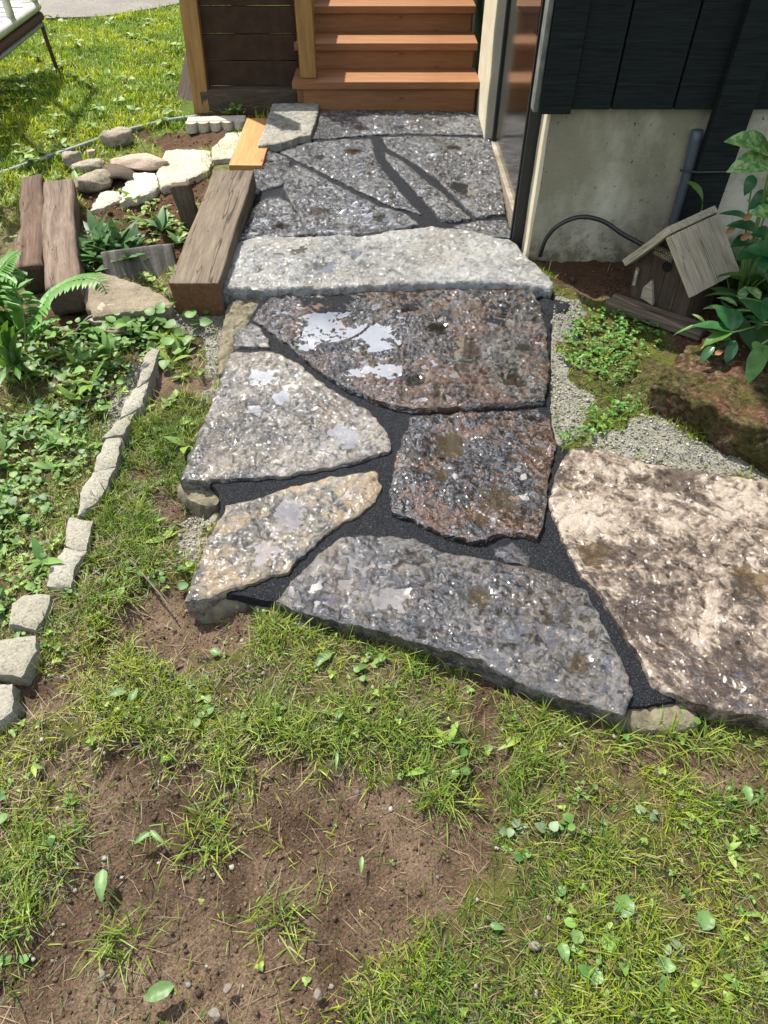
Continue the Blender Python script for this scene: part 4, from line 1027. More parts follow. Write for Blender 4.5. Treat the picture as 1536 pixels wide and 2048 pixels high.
dr = slab('driveway', dw, lambda x, y: np.interp(y, [5, 9, 30], [.172, .18, .18]) + 0 * x, .05, conc_mat('pale driveway', (.17, .16, .15), (.25, .24, .225), 0, .3, .4), None, res=.35, amp=.004, fsc=1, seed=4, jit=.03, edge=.0)
tag(dr, 'pale grey concrete driveway beyond the lawn', 'driveway', kind='structure')

# ------------------------------------------------------------------ tree builder: trunk, limbs and clumps of leaves
def make_tree(name, base, h, crown_c, crown_r, n_leaf, label, seed=1, ls=1.0):
    rr = np.random.default_rng(seed)
    tr = empty(name, tuple(base), label, 'tree', 'unseen trees added beyond the lawn'); b0 = np.array(base)
    bm = tube_bm([Vector((0, 0, -.1)), Vector((.05, .03, h * .3)), Vector((.02, .1, h * .6)), Vector(tuple(np.array(crown_c) - b0 + (0, 0, .3)))], .2, 14, [.26, .2, .16, .07])
    bm_obj('trunk', bm, M_WOOD_LOG, tr, None, True)
    cc = np.array(crown_c) - b0
    for k in range(7):
        a = k * 2.4; e = cc + np.array((math.cos(a) * crown_r[0] * .8, math.sin(a) * crown_r[1] * .8, rr.uniform(-.5, .6) * crown_r[2]))
        s0 = np.array((.03, .08, h * (.42 + .06 * k)))
        bm_obj('limb', tube_bm([Vector(tuple(p)) for p in spline([s0, (s0 + e) / 2 + (0, 0, .35), e], 4)], .05, 8, [.09 - .009 * i for i in range(9)]), M_WOOD_LOG, tr, None, True)
    # clumps of leaves
    nc = 90; cl = rr.normal(size=(nc, 3)); cl /= np.linalg.norm(cl, axis=1)[:, None]; cl *= rr.uniform(.25, 1, (nc, 1)) ** .5
    cl = cl * np.array(crown_r) + cc
    which = rr.integers(0, nc, n_leaf); p = cl[which] + rr.normal(size=(n_leaf, 3)) * .26 * ls
    L = rr.uniform(.07, .13, n_leaf)[:, None] * ls
    u = rr.normal(size=(n_leaf, 3)); u /= np.linalg.norm(u, axis=1)[:, None]
    w = np.cross(u, rr.normal(size=(n_leaf, 3))); w /= np.linalg.norm(w, axis=1)[:, None]
    V = np.stack([p, p + u * L * .5 + w * L * .32, p + u * L, p + u * L * .5 - w * L * .32], 1).reshape(-1, 3)
    Fq = np.arange(4 * n_leaf).reshape(-1, 4)
    g = rr.uniform(.6, 1.3, (n_leaf, 1)) * np.array((.055, .10, .02)); 
    cr = link('crown', mesh_np('crown', V, Fq, np.repeat(g, 4, 0)), M_LEAF, tr, False); cr['kind'] = 'stuff'
    return tr

# unseen trees added beyond the lawn to darken what the wet stones mirror
for i, (tx, ty, th_, cr_) in enumerate([(-9.5, 15, 8.0, 3.6), (-4.0, 18.5, 8.5, 3.9), (2.0, 19.5, 8.0, 4.0), (8.0, 18, 9.0, 4.2), (-14.0, 9.5, 8.0, 3.8), (-15.5, 2.5, 8.5, 4.0), (14.5, 14, 9.0, 4.0)]):
    make_tree('tree', (tx, ty, .15), th_ * .75, (tx, ty, th_ * .56), (cr_, cr_ * .9, th_ * .42), 7000, 'unseen leafy tree added beyond the lawn for dark reflections', 40 + i, 2.6)

# ------------------------------------------------------------------ plants: leaf builders
def leaf_soup(base, head, pitch, roll, L, Wd, col, prof='oval', curl=.25, fold=.18, rows=5):
    n = len(L); u = np.linspace(0, 1, rows)
    if prof == 'round': w = np.sqrt(np.clip(1 - (2 * u - 1) ** 2, 0, 1)); w[0] = .25; w[-1] = .15
    elif prof == 'lance': w = np.sin(np.pi * u ** .75) * .95 + .02
    elif prof == 'heart': w = np.array([.55, 1.0, .95, .62, .04]) if rows == 5 else np.interp(u, [0, .25, .5, .75, 1], [.55, 1, .95, .62, .04])
    else: w = np.sin(np.pi * u ** .9) + .03
    T = np.zeros((rows, 3, 3))
    for j, sx in enumerate((-1, 0, 1)):
        T[:, j, 0] = u; T[:, j, 1] = sx * w * .5; T[:, j, 2] = (abs(sx) * w * fold)
    P0 = np.broadcast_to(T, (n, rows, 3, 3)).copy()
    P0[..., 0] *= L[:, None, None]; P0[..., 1] *= Wd[:, None, None]; P0[..., 2] *= Wd[:, None, None]
    P0[..., 2] -= curl * L[:, None, None] * (T[None, :, :, 0] ** 2)
    cr_, sr = np.cos(roll)[:, None, None], np.sin(roll)[:, None, None]
    y = P0[..., 1] * cr_ - P0[..., 2] * sr; z = P0[..., 1] * sr + P0[..., 2] * cr_; x = P0[..., 0]
    cp, sp_ = np.cos(pitch)[:, None, None], np.sin(pitch)[:, None, None]
    x, z = x * cp - z * sp_, x * sp_ + z * cp
    ch, sh = np.cos(head)[:, None, None], np.sin(head)[:, None, None]
    x, y = x * ch - y * sh, x * sh + y * ch
    V = np.stack([x, y, z], -1) + base[:, None, None, :]
    V = V.reshape(-1, 3)
    q = []
    for r_ in range(rows - 1):
        for j in range(2): q.append((r_ * 3 + j, r_ * 3 + j + 1, (r_ + 1) * 3 + j + 1, (r_ + 1) * 3 + j))
    q = np.array(q)[None] + (np.arange(n) * rows * 3)[:, None, None]
    C = np.repeat(col, rows * 3, 0)
    return V, q.reshape(-1, 4), C
class Bag:
    def __init__(s): s.V = []; s.F = []; s.C = []; s.n = 0
    def add(s, V, Fq, C):
        s.V.append(V); s.F.append(Fq + s.n); s.C.append(C); s.n += len(V)
    def build(s, name, mat, label, cat):
        o = link(name, mesh_np(name, np.concatenate(s.V), np.concatenate(s.F), np.concatenate(s.C)), mat, None, True)
        return tag(o, label, cat, None, 'stuff')
def blades(base, L, Wd, head, lean, bend, col):
    """grass blades: 3 rows and a tip; returns triangles"""
    n = len(L); t = np.array((0, .38, .72, 1.0))
    th = lean[:, None] + bend[:, None] * t[None]                    # angle from upright along the blade
    seg = np.diff(t, prepend=0)[None] * L[:, None]
    hx = np.cumsum(np.sin(th) * seg, 1); hz = np.cumsum(np.cos(th) * seg, 1)
    hz = np.maximum(hz, .003)
    ch, sh = np.cos(head)[:, None], np.sin(head)[:, None]
    c = np.stack([hx * ch, hx * sh, hz], -1) + base[:, None, :]
    c[:, 0] = base
    sw = np.stack([-np.sin(head), np.cos(head), np.zeros(n)], -1)[:, None, :] * (Wd[:, None] * np.array((.8, 1.0, .7, 0))[None])[..., None] * .5
    l, r = c - sw, c + sw
    V = np.stack([l[:, 0], r[:, 0], l[:, 1], r[:, 1], l[:, 2], r[:, 2], c[:, 3]], 1)
    f = np.array([(0, 1, 3), (0, 3, 2), (2, 3, 5), (2, 5, 4), (4, 5, 6)])[None] + (np.arange(n) * 7)[:, None, None]
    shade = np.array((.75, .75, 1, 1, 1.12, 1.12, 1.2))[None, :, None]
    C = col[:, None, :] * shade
    return V.reshape(-1, 3), f.reshape(-1, 3), C.reshape(-1, 3)
HOUSE_POLY = np.array([(.555, 2.62), (6, 2.62), (6, 10), (-.55, 10), (-.55, Y0 - .05), (.555, Y0 - .05)])
DECK_POLY = np.array([(-1.25, yb - .1), (-.3, yb - .1), (-.3, 8), (-1.25, 8)])
BEAM_POLY = np.array([P(338, 570, .1)[:2], P(437, 575, .1)[:2], P(505, 335, .1)[:2], P(430, 335, .1)[:2]])
BLOCKS = [np.array([P(x, y, .03)[:2] for x, y in q]) for q, _ in EB] + [np.array([P(x, y, .1)[:2] for x, y in q]) for q in (
    [(152, 556), (200, 542), (300, 575), (346, 606), (338, 620), (186, 640)], [(50, 420), (150, 410), (180, 640), (60, 640)], [(425, 292), (455, 264), (492, 263), (476, 312), (424, 318)],
    [(330, 300), (420, 300), (414, 340), (322, 372)], [(262, 344), (310, 343), (318, 372), (240, 402)], [(1300, 712), (1420, 722), (1640, 800), (1640, 880), (1440, 860), (1304, 800)], [(1260, 560), (1420, 480), (1480, 560), (1390, 650), (1270, 600)])]
CLOVER = [poly_g(q) for q in ([(1140, 640), (1190, 618), (1300, 640), (1320, 690), (1280, 720), (1240, 760), (1180, 770), (1130, 720)], [(1130, 880), (1180, 850), (1240, 800), (1290, 790), (1270, 830), (1190, 890)])]
def free(x, y):
    d = sdist(x, y, PATH) < -.004
    for p in (HOUSE_POLY, DECK_POLY, BEAM_POLY): d &= sdist(x, y, p) < .0
    for p in BLOCKS: d &= sdist(x, y, p) < .004
    d &= sdist(x, y, np.array(dw)) < 0
    return d
def scatter(x0, x1, y0, y1, dens):
    n = int((x1 - x0) * (y1 - y0) * dens); return rng.uniform(x0, x1, n), rng.uniform(y0, y1, n)
gb = Bag()
def grass(x0, x1, y0, y1, dens, Lm, Wm, far=0.0, clip=None):
    x, y = scatter(x0, x1, y0, y1, dens)
    if clip is not None: k = clip(x, y); x, y = x[k], y[k]
    cv = cover(x, y)
    cl = fbm(x * 3.1, y * 3.1, 3, 61); c2 = fbm(x * 15, y * 15, 3, 62)
    pr = (1 - .965 * np.maximum(cv['soil'], cv['soil2'])) * (1 - .95 * cv['gravel']) * (1 - .62 * cv['garden']) * (1 - .55 * cv['dry'])
    lush = np.clip(.62 + .75 * cl + .75 * c2, .06, 1.25)
    clv = msk(x, y, CLOVER, .03, .03, 6); pr = pr * (lush if not far else np.clip(.6 + .5 * c2, .3, 1)) * (1 - .8 * clv)
    k = (rng.uniform(0, 1, len(x)) < pr) & free(x, y)
    x, y, cl, c2 = x[k], y[k], cl[k], c2[k]; dry = cv['dry'][k]; lush = lush[k]; n = len(x)
    # blades stand in tufts
    z = gheight(x, y) - .003
    L = np.clip(rng.normal(Lm, Lm * .38, n), Lm * .25, Lm * 2.3) * np.clip(.55 + .5 * lush, .5, 1.2)
    W = rng.uniform(.7, 1.3, n) * Wm
    head = rng.uniform(0, 2 * math.pi, n) + fbm(x * 6, y * 6, 2, 64) * 3
    lean = np.abs(rng.normal(.55, .4, n)) * (1 if not far else .7); bend = rng.normal(.75, .45, n)
    g = np.array((.085, .165, .015)); yl = np.array((.235, .285, .022)); dr = np.array((.27, .215, .11)); dk = np.array((.030, .070, .014))
    t = np.clip(.5 + .9 * fbm(x * 2.3, y * 2.3, 3, 66) + rng.normal(0, .25, n), 0, 1)[:, None]
    col = g * (1 - t) + yl * t
    col = np.where((rng.uniform(0, 1, n) < .2)[:, None], dk, col)
    dd = rng.uniform(0, 1, n) < (.10 + .35 * dry + .10 * (lush < .5)) * (1 if not far else .35); col = np.where(dd[:, None], dr * rng.uniform(.6, 1.2, (n, 1)), col)
    if far: col = col * np.array((1.7, 1.6, .72))
    col = col * rng.uniform(.75, 1.25, (n, 1))
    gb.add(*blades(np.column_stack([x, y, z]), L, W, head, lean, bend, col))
grass(-1.15, 1.2, .02, 1.75, 42000, .035, .0021); grass(-1.15, 1.2, .02, 1.75, 34000, .015, .0020)
grass(-2.3, -.45, 1.2, 3.3, 17000, .040, .0023)
grass(.45, 1.9, 1.2, 2.75, 9000, .032, .0022)
grass(-5.2, -.5, 3.1, 8.2, 15000, .042, .0040, 1.0, lambda x, y: x > -(.62 * y + .5))
grass(1.2, 2.8, .0, 1.8, 5000, .045, .0030); grass(-2.8, -1.15, -.1, 1.2, 6000, .045, .0030); grass(-2.0, 2.4, -.8, .02, 4000, .045, .003)
# a fringe of longer grass against the front edge of the path and the soil patch's rim
fr_px = [(620, 1250), (700, 1270), (780, 1290), (850, 1310), (900, 1330), (560, 1260), (1090, 1440), (1150, 1450), (1240, 1475), (1330, 1480), (1430, 1480), (520, 1440), (600, 1470), (450, 1520), (880, 1560), (910, 1590), (420, 1620), (420, 1680), (560, 1830), (240, 1190), (200, 1195), (290, 920), (340, 900), (380, 880), (400, 1150), (330, 720), (380, 740), (290, 1090), (540, 1450), (640, 1480), (700, 1420), (740, 1460), (1060, 1520), (820, 1480), (240, 1870), (60, 1700), (30, 1760), (40, 1840)]
for (a, b) in fr_px:
    n = 70; c_ = PG(a, b); x = c_[0] + rng.normal(0, .028, n); y = c_[1] + rng.normal(0, .022, n)
    k = sdist(x, y, PATH) < -.004; x, y = x[k], y[k]; n = len(x)
    t = rng.uniform(0, 1, (n, 1)); col = (np.array((.085, .165, .020)) * (1 - t) + np.array((.23, .28, .035)) * t) * rng.uniform(.7, 1.25, (n, 1))
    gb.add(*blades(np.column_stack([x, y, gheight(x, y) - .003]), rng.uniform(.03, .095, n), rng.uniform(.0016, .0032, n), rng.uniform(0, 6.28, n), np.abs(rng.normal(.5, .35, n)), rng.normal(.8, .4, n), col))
# dry straw and root threads lying on the ground
x, y = scatter(-1.1, 1.1, .05, 1.5, 5000); k = free(x, y) & (rng.uniform(0, 1, len(x)) > .85 * cover(x, y)['soil']); x, y = x[k], y[k]; n = len(x)
col = np.array((.20, .145, .075)) * rng.uniform(.4, 1.7, (n, 1))
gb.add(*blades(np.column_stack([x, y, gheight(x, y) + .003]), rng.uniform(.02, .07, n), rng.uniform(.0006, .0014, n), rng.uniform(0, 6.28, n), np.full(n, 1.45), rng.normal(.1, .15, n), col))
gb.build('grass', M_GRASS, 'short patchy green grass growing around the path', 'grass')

wb = Bag()
def weeds(x, y, kind, size, hue, leaves=(3, 6), zoff=.004, up=.25):
    k = free(x, y); x, y = x[k], y[k]
    m = rng.integers(leaves[0], leaves[1] + 1, len(x)); idx = np.repeat(np.arange(len(x)), m); n = len(idx)
    if n == 0: return
    s = np.repeat(size * rng.uniform(.6, 1.35, len(x)), m) * rng.uniform(.7, 1.2, n)
    head = rng.uniform(0, 6.28, n)
    if kind == 'clover': head = np.repeat(rng.uniform(0, 6.28, len(x)), m) + np.concatenate([np.arange(q) * 2.094 for q in m])
    bx_ = x[idx]; by_ = y[idx]; hgt = np.repeat(rng.uniform(.3, 1.6, len(x)), m) * zoff
    if kind in ('round', 'heart'):
        r_ = s * rng.uniform(.1, 1.1, n); bx_ = bx_ + np.cos(head) * r_; by_ = by_ + np.sin(head) * r_; hgt = rng.uniform(.2, 1.8, n) * zoff
    z = gheight(bx_, by_) + hgt
    pit = rng.normal(up, .22, n); roll = rng.normal(0, .28, n)
    wdt = {'round': 1.0, 'heart': .95, 'clover': .85, 'lance': .34, 'oval': .55}[kind]
    c0 = np.array(hue[0]); c1 = np.array(hue[1]); t = rng.uniform(0, 1, (n, 1)); col = (c0 * (1 - t) + c1 * t) * rng.uniform(.75, 1.25, (n, 1))
    V, q, C = leaf_soup(np.column_stack([bx_, by_, z]), head, pit, roll, s, s * wdt * rng.uniform(.85, 1.15, n), col, {'clover': 'heart', 'round': 'round', 'heart': 'heart', 'lance': 'lance', 'oval': 'oval'}[kind], curl=.22, fold=.12)
    wb.add(V, q, C)
G1 = ((.060, .145, .030), (.14, .25, .05)); G2 = ((.10, .20, .035), (.23, .31, .05)); G3 = ((.035, .10, .030), (.085, .18, .05)); G4 = ((.11, .17, .085), (.19, .26, .14))
def in_garden(dens, lo=-2.4, hi=-.4, y0=.6, y1=3.0):
    x, y = scatter(lo, hi, y0, y1, dens); k = rng.uniform(0, 1, len(x)) < cover(x, y)['garden'] * np.clip(.55 + 1.1 * fbm(x * 4, y * 4, 3, 70), .05, 1); return x[k], y[k]
weeds(*in_garden(420), 'round', .017, G1, (2, 5), .018); weeds(*in_garden(170), 'heart', .021, G3, (2, 4), .025); weeds(*in_garden(1500), 'oval', .012, G2, (4, 7), .010)
weeds(*in_garden(500), 'clover', .012, G2, (3, 3), .016); weeds(*in_garden(120), 'lance', .055, G1, (3, 6), .008, .45); weeds(*in_garden(90), 'round', .022, G4, (1, 3), .022)
def in_poly(polys, dens, x0, x1, y0, y1):
    x, y = scatter(x0, x1, y0, y1, dens); k = rng.uniform(0, 1, len(x)) < msk(x, y, polys, .03, .03, 6); return x[k], y[k]
weeds(*in_poly(CLOVER, 3000, .4, 1.4, 1.3, 2.6), 'clover', .011, ((.04, .14, .02), (.12, .24, .04)), (3, 3), .022); weeds(*in_poly(CLOVER, 900, .4, 1.4, 1.3, 2.6), 'oval', .012, G2, (3, 6), .012)
def in_lawn(dens, x0=-1.1, x1=1.2, y0=.03, y1=1.5, soil=.06, seed=71):
    x, y = scatter(x0, x1, y0, y1, dens); cv = cover(x, y)
    pr = np.clip(.35 + 1.1 * fbm(x * 3.2, y * 3.2, 3, seed), .03, 1) * (1 - (1 - soil) * np.maximum(cv['soil'], cv['soil2'])) * (1 - .8 * cv['gravel']); k = rng.uniform(0, 1, len(x)) < pr; return x[k], y[k]
weeds(*in_lawn(420), 'clover', .010, G2, (3, 3), .012); weeds(*in_lawn(110, seed=72), 'round', .017, G1, (2, 4), .012); weeds(*in_lawn(30, seed=73), 'lance', .050, G2, (2, 5), .006, .3)
weeds(*in_lawn(500, seed=74), 'oval', .010, G1, (3, 6), .006); weeds(*in_lawn(40, .1, 1.1, .03, .55, seed=75), 'heart', .017, G4, (1, 4), .010)
weeds(*in_lawn(160, -2.2, -.6, 1.6, 3.6, .3, 76), 'oval', .026, G2, (3, 6), .015); weeds(*in_lawn(90, -2.2, -.6, 1.6, 3.6, .3, 77), 'lance', .07, G2, (3, 6), .01, .6)
weeds(*in_lawn(60, -4.5, -1.0, 3.4, 7, .3, 78), 'oval', .045, G2, (4, 7), .03)
# leafy patch between log, block and timber; plants along the deck
x, y = PG(250, 660)[0] + rng.normal(0, .13, 70), PG(250, 660)[1] + rng.normal(0, .09, 70); weeds(x, y, 'heart', .038, G1, (3, 5), .03)
x, y = PG(225, 515)[0] + rng.normal(0, .12, 40), PG(225, 515)[1] + rng.normal(0, .12, 40); weeds(x, y, 'lance', .11, G3, (3, 6), .02, .7)
x, y = PG(330, 470)[0] + rng.normal(0, .13, 70), PG(330, 470)[1] + rng.normal(0, .16, 70); weeds(x, y, 'oval', .035, G2, (3, 6), .02)
x, y = PG(480, 226)[0] + rng.normal(0, .22, 130), PG(480, 226)[1] + rng.normal(0, .05, 130); weeds(x, y, 'oval', .035, G2, (3, 6), .03)
x, y = PG(560, 205)[0] + rng.normal(0, .07, 26), PG(560, 205)[1] + rng.normal(0, .04, 26); weeds(x, y, 'lance', .14, G1, (3, 6), .03, .8)
x, y = PG(1560, 620)[0] + rng.normal(0, .16, 60), PG(1560, 620)[1] + rng.normal(0, .2, 60); weeds(x, y, 'lance', .16, G3, (3, 6), .06, .7)
wb.build('ground_cover', M_LEAF, 'low green weeds and clover creeping over the ground', 'weeds')

# ------------------------------------------------------------------ soil crumbs and grit
ico = bmesh.new(); bmesh.ops.create_icosphere(ico, subdivisions=1, radius=1)
IV = np.array([v.co[:] for v in ico.verts]); IF = np.array([[v.index for v in f.verts] for f in ico.faces]); ico.free()
def crumbs(x, y, size, col, flat=.7, sink=.2):
    n = len(x); s = size[:, None, None]
    V = IV[None] * (1 + rng.uniform(-.28, .28, (n, len(IV), 1))) * s * np.stack([rng.uniform(.7, 1.3, n), rng.uniform(.7, 1.3, n), np.full(n, flat)], 1)[:, None, :]
    V = V + np.column_stack([x, y, gheight(x, y) + size * (flat - sink)])[:, None, :]
    return V.reshape(-1, 3), (IF[None] + (np.arange(n) * len(IV))[:, None, None]).reshape(-1, 3), np.repeat(col, len(IV), 0)
cb = Bag()
x, y = scatter(-1.0, 1.0, .04, 1.5, 9000); cv = cover(x, y); k = (rng.uniform(0, 1, len(x)) < (cv['soil'] * .9 + .02)) & free(x, y); x, y = x[k], y[k]; n = len(x)
sz = np.clip(rng.lognormal(math.log(.0017), .5, n), .0009, .0075); dmp = np.clip(.8 + .6 * fbm(x * 3.2, y * 3.2, 3, 90), .5, 1.1)[:, None]
cb.add(*crumbs(x, y, sz, np.array((.115, .080, .052)) * dmp * rng.uniform(.6, 1.5, (n, 1))))
x, y = scatter(-2.0, 1.7, 1.5, 4.2, 1500); cv = cover(x, y); k = (rng.uniform(0, 1, len(x)) < cv['soil2'] * .9) & free(x, y); x, y = x[k], y[k]; n = len(x)
cb.add(*crumbs(x, y, np.clip(rng.lognormal(math.log(.0035), .5, n), .002, .014), np.array((.11, .060, .032)) * rng.uniform(.5, 1.6, (n, 1))))
cb.build('soil_crumbs', M_CLOD, 'small brown crumbs of soil on the bare earth', 'soil')
cb = Bag()
x, y = scatter(-1.3, 1.5, .9, 2.7, 30000); cv = cover(x, y); k = (rng.uniform(0, 1, len(x)) < cv['gravel']) & free(x, y); x, y = x[k], y[k]; n = len(x)
cb.add(*crumbs(x, y, np.clip(rng.lognormal(math.log(.0018), .45, n), .0010, .006), np.array((.255, .245, .20)) * rng.uniform(.45, 1.6, (n, 1)), .8, .1))
x, y = scatter(-1.0, 1.1, .04, 1.5, 130); k = free(x, y); x, y = x[k], y[k]; n = len(x)
cb.add(*crumbs(x, y, rng.uniform(.0025, .006, n), np.array((.22, .205, .18)) * rng.uniform(.5, 1.5, (n, 1)), .7, .1))
cb.build('grit', M_GRIT, 'pale grey stone grit strewn beside the path', 'gravel')

# ------------------------------------------------------------------ plants, leaf by leaf
def leaf_me(base, tip, width, up=(0, 0, 1), droop=.12, fold=.12, prof='oval', rows=9, wave=.0, seed=0):
    base = np.array(base, float); tip = np.array(tip, float); d = tip - base; L = np.linalg.norm(d); d /= L
    s_ = np.cross(np.array(up, float), d); s_ /= np.linalg.norm(s_) + 1e-9; n_ = np.cross(d, s_)
    u = np.linspace(0, 1, rows)
    if prof == 'oval': w = np.sin(np.pi * u ** .85) ** .8
    elif prof == 'lance': w = np.sin(np.pi * u ** .6) ** .9
    elif prof == 'strap': w = np.interp(u, [0, .1, .5, .85, 1], [.5, .75, 1, .7, 0])
    else: w = np.sin(np.pi * u ** 1.15) ** .7
    w[0] = max(w[0], .06); w[-1] = 0.01
    V = []
    for i in range(rows):
        arch = droop * L * (4 * u[i] * (1 - u[i]))
        for k in (-1, -.55, 0, .55, 1):
            V.append(base + d * L * u[i] + s_ * k * w[i] * width / 2 + n_ * (arch + fold * width * abs(k) * w[i] + wave * width * math.sin(u[i] * 17 + k * 2 + seed) * abs(k)))
    Fq = [(i * 5 + j, i * 5 + j + 1, (i + 1) * 5 + j + 1, (i + 1) * 5 + j) for i in range(rows - 1) for j in range(4)]
    return np.array(V), np.array(Fq)
def add_leaf(root, base, tip, width, mat, **kw):
    V, Fq = leaf_me(base, tip, width, **kw); V = V - np.array(root.location)
    return link('leaf', mesh_np('leaf', V, Fq), mat, root, True)
def add_stem(root, pts, r, mat, name='stem'):
    l0 = np.array(root.location)
    return bm_obj(name, tube_bm([Vector(tuple(np.array(p) - l0)) for p in spline(pts, 4)], r, 6), mat, root, None, True)
M_STEM = plain_mat('pale green stem', (.12, .20, .05), .5)
# broad leaved variegated plant against the wall
r_ = PG(1560, 470); h1 = empty('hosta', (float(r_[0]), float(r_[1]), float(r_[2])), 'tall plant with broad variegated leaves against the cream foundation', 'plant')
HB = [((1545, 318), (1447, 284), .085, M_HOSTA, 2.16), ((1548, 330), (1452, 345), .080, M_HOSTA, 2.12), ((1560, 300), (1600, 250), .09, M_HOSTA, 2.2), ((1550, 300), (1540, 268), .06, M_HOSTA, 2.15),
      ((1402, 420), (1370, 362), .045, M_PEONY2, 2.42), ((1506, 350), (1488, 392), .040, M_PEONY, 2.3), ((1545, 388), (1496, 420), .060, M_PEONY, 2.24), ((1550, 442), (1498, 428), .065, M_HOSTA, 2.1),
      ((1500, 446), (1436, 428), .03, M_PEONY, 2.4), ((1520, 470), (1452, 452), .05, M_PEONY, 2.3), ((1530, 500), (1470, 520), .06, M_PEONY, 2.2), ((1545, 480), (1500, 470), .06, M_PEONY, 2.22), ((1560, 520), (1486, 500), .07, M_PEONY, 2.12),
      ((1560, 540), (1505, 530), .07, M_PEONY, 2.1), ((1500, 480), (1460, 495), .05, M_PEONY, 2.3), ((1580, 420), (1530, 400), .07, M_HOSTA, 2.15)]
for i, (b, t, w, m, Y) in enumerate(HB):
    add_leaf(h1, PY(*b, Y + .03), PY(*t, Y - .02), w, m, up=(0, -.55, 1), droop=.13, fold=.10, seed=i)
    add_stem(h1, [(1.33 + .01 * (i % 4), 2.33, float(r_[2]) - .01), (PY(*b, Y + .03) + np.array((1.33, 2.33, .1))) / 2 + (0, 0, .03), PY(*b, Y + .03)], .003, M_STEM)
for i, (a, b, Y) in enumerate([(1495, 433, 2.25), (1490, 473, 2.22), (1461, 459, 2.3)]):
    c_ = PY(a, b, Y); o = link('withered_leaf', mesh_np('l', *leaf_me(c_ + (-.012, 0, -.012), c_ + (.014, 0, .014), .022, up=(0, -1, .6), wave=.08)), M_DEAD, None); local(o, c_)
    tag(o, 'yellow brown withered leaf hanging among the dark leaves by the birdhouse', 'leaf', 'withered leaves by the birdhouse')
# peony like plant at the right edge
r_ = PG(1560, 690); pe = empty('peony', (float(r_[0]), float(r_[1]), float(r_[2])), 'dark green plant with lobed glossy leaves above the mossy stone', 'plant')
def pl(x, y, z): return P(x, y, z)
PB = [((1464, 665), .30, (1376, 655), .27, .055, M_PEONY), ((1464, 662), .30, (1430, 610), .33, .062, M_PEONY), ((1468, 660), .30, (1470, 618), .33, .045, M_PEONY), ((1464, 667), .30, (1404, 694), .25, .050, M_PEONY2), ((1430, 690), .27, (1400, 727), .22, .030, M_PEONY),
      ((1470, 680), .28, (1452, 727), .22, .036, M_PEONY), ((1474, 684), .28, (1432, 700), .24, .026, M_PEONY), ((1528, 645), .31, (1476, 598), .32, .055, M_PEONY), ((1530, 642), .31, (1538, 594), .33, .050, M_PEONY), ((1526, 650), .31, (1490, 645), .29, .035, M_PEONY), ((1526, 652), .31, (1512, 660), .27, .03, M_HOSTA),
      ((1524, 690), .29, (1495, 768), .21, .055, M_PEONY2), ((1526, 690), .29, (1540, 728), .25, .04, M_PEONY2), ((1520, 684), .29, (1506, 700), .27, .03, M_PEONY2), ((1473, 592), .26, (1402, 596), .22, .026, M_PEONY2), ((1490, 552), .30, (1424, 558), .26, .032, M_PEONY2),
      ((1474, 612), .28, (1432, 596), .28, .03, M_HOSTA), ((1450, 620), .28, (1406, 618), .27, .03, M_HOSTA), ((1520, 600), .30, (1490, 575), .32, .05, M_HOSTA), ((1480, 600), .28, (1492, 572), .32, .03, M_HOSTA), ((1412, 652), .24, (1382, 628), .27, .022, M_HOSTA), ((1420, 648), .24, (1345, 672), .18, .016, M_PEONY2),
      ((1560, 600), .32, (1600, 560), .32, .06, M_PEONY), ((1570, 640), .3, (1640, 620), .28, .06, M_PEONY), ((1560, 670), .29, (1620, 700), .25, .055, M_PEONY2), ((1510, 640), .25, (1470, 640), .20, .04, M_PEONY), ((1500, 620), .25, (1450, 640), .2, .04, M_PEONY)]
for i, (b, zb_, t, zt_, w, m) in enumerate(PB):
    add_leaf(pe, pl(*b, zb_), pl(*t, zt_), w, m, droop=.09, fold=.13, seed=i, wave=.02)
hub = np.array((float(r_[0]) + .02, float(r_[1]) + .03, float(r_[2]) - .01))
for b, zb_ in (((1464, 665), .30), ((1528, 645), .31), ((1524, 688), .29), ((1473, 592), .26), ((1560, 600), .32), ((1450, 620), .28)):
    e = pl(*b, zb_); add_stem(pe, [hub, (hub + e) / 2 + (.02, 0, .05), e], .003, M_STEM)
# ferns at the left edge
def frond(root, pts, wid, mat, n=26, seed=0):
    q = spline(pts, 10); q = np.array(q); l0 = np.array(root.location)
    add_stem(root, pts, .0022, M_STEM, 'rachis')
    Vs = []; Fs = []; nn = 0
    L = len(q)
    for k in range(n):
        t = .18 + .80 * k / (n - 1); i = min(L - 2, int(t * (L - 1))); p = q[i]; d = q[i + 1] - q[i]; d /= np.linalg.norm(d) + 1e-9
        w = wid * math.sin(math.pi * (t ** .6)) ** .8 + .004
        sd_ = np.cross(d, (0, 0, 1)); sd_ /= np.linalg.norm(sd_) + 1e-9
        for sg in (-1, 1):
            V, Fq = leaf_me(p, p + sd_ * sg * w + d * w * .35 + np.array((0, 0, -.18 * w)), w * .26 + .003, droop=.06, fold=.05, prof='lance', rows=4)
            Vs.append(V - l0); Fs.append(Fq + nn); nn += len(V)
    o = link('pinnae', mesh_np('pinnae', np.concatenate(Vs), np.concatenate(Fs)), mat, root, True); o['kind'] = 'stuff'; return o
fp = PG(50, 700); f1 = empty('fern', tuple(map(float, fp)), 'bright green fern arching over the end of the grey rotten log', 'fern')
Yf = float(fp[1])
frond(f1, [fp, PY(70, 640, Yf), PY(105, 585, Yf + .02), PY(150, 560, Yf), PY(195, 560, Yf - .03), PY(214, 588, Yf - .05)], .085, M_FERN, 24)
frond(f1, [fp, PY(50, 650, Yf + .03), PY(40, 600, Yf + .05), PY(20, 560, Yf + .05), PY(-40, 540, Yf)], .09, M_FERN, 24)
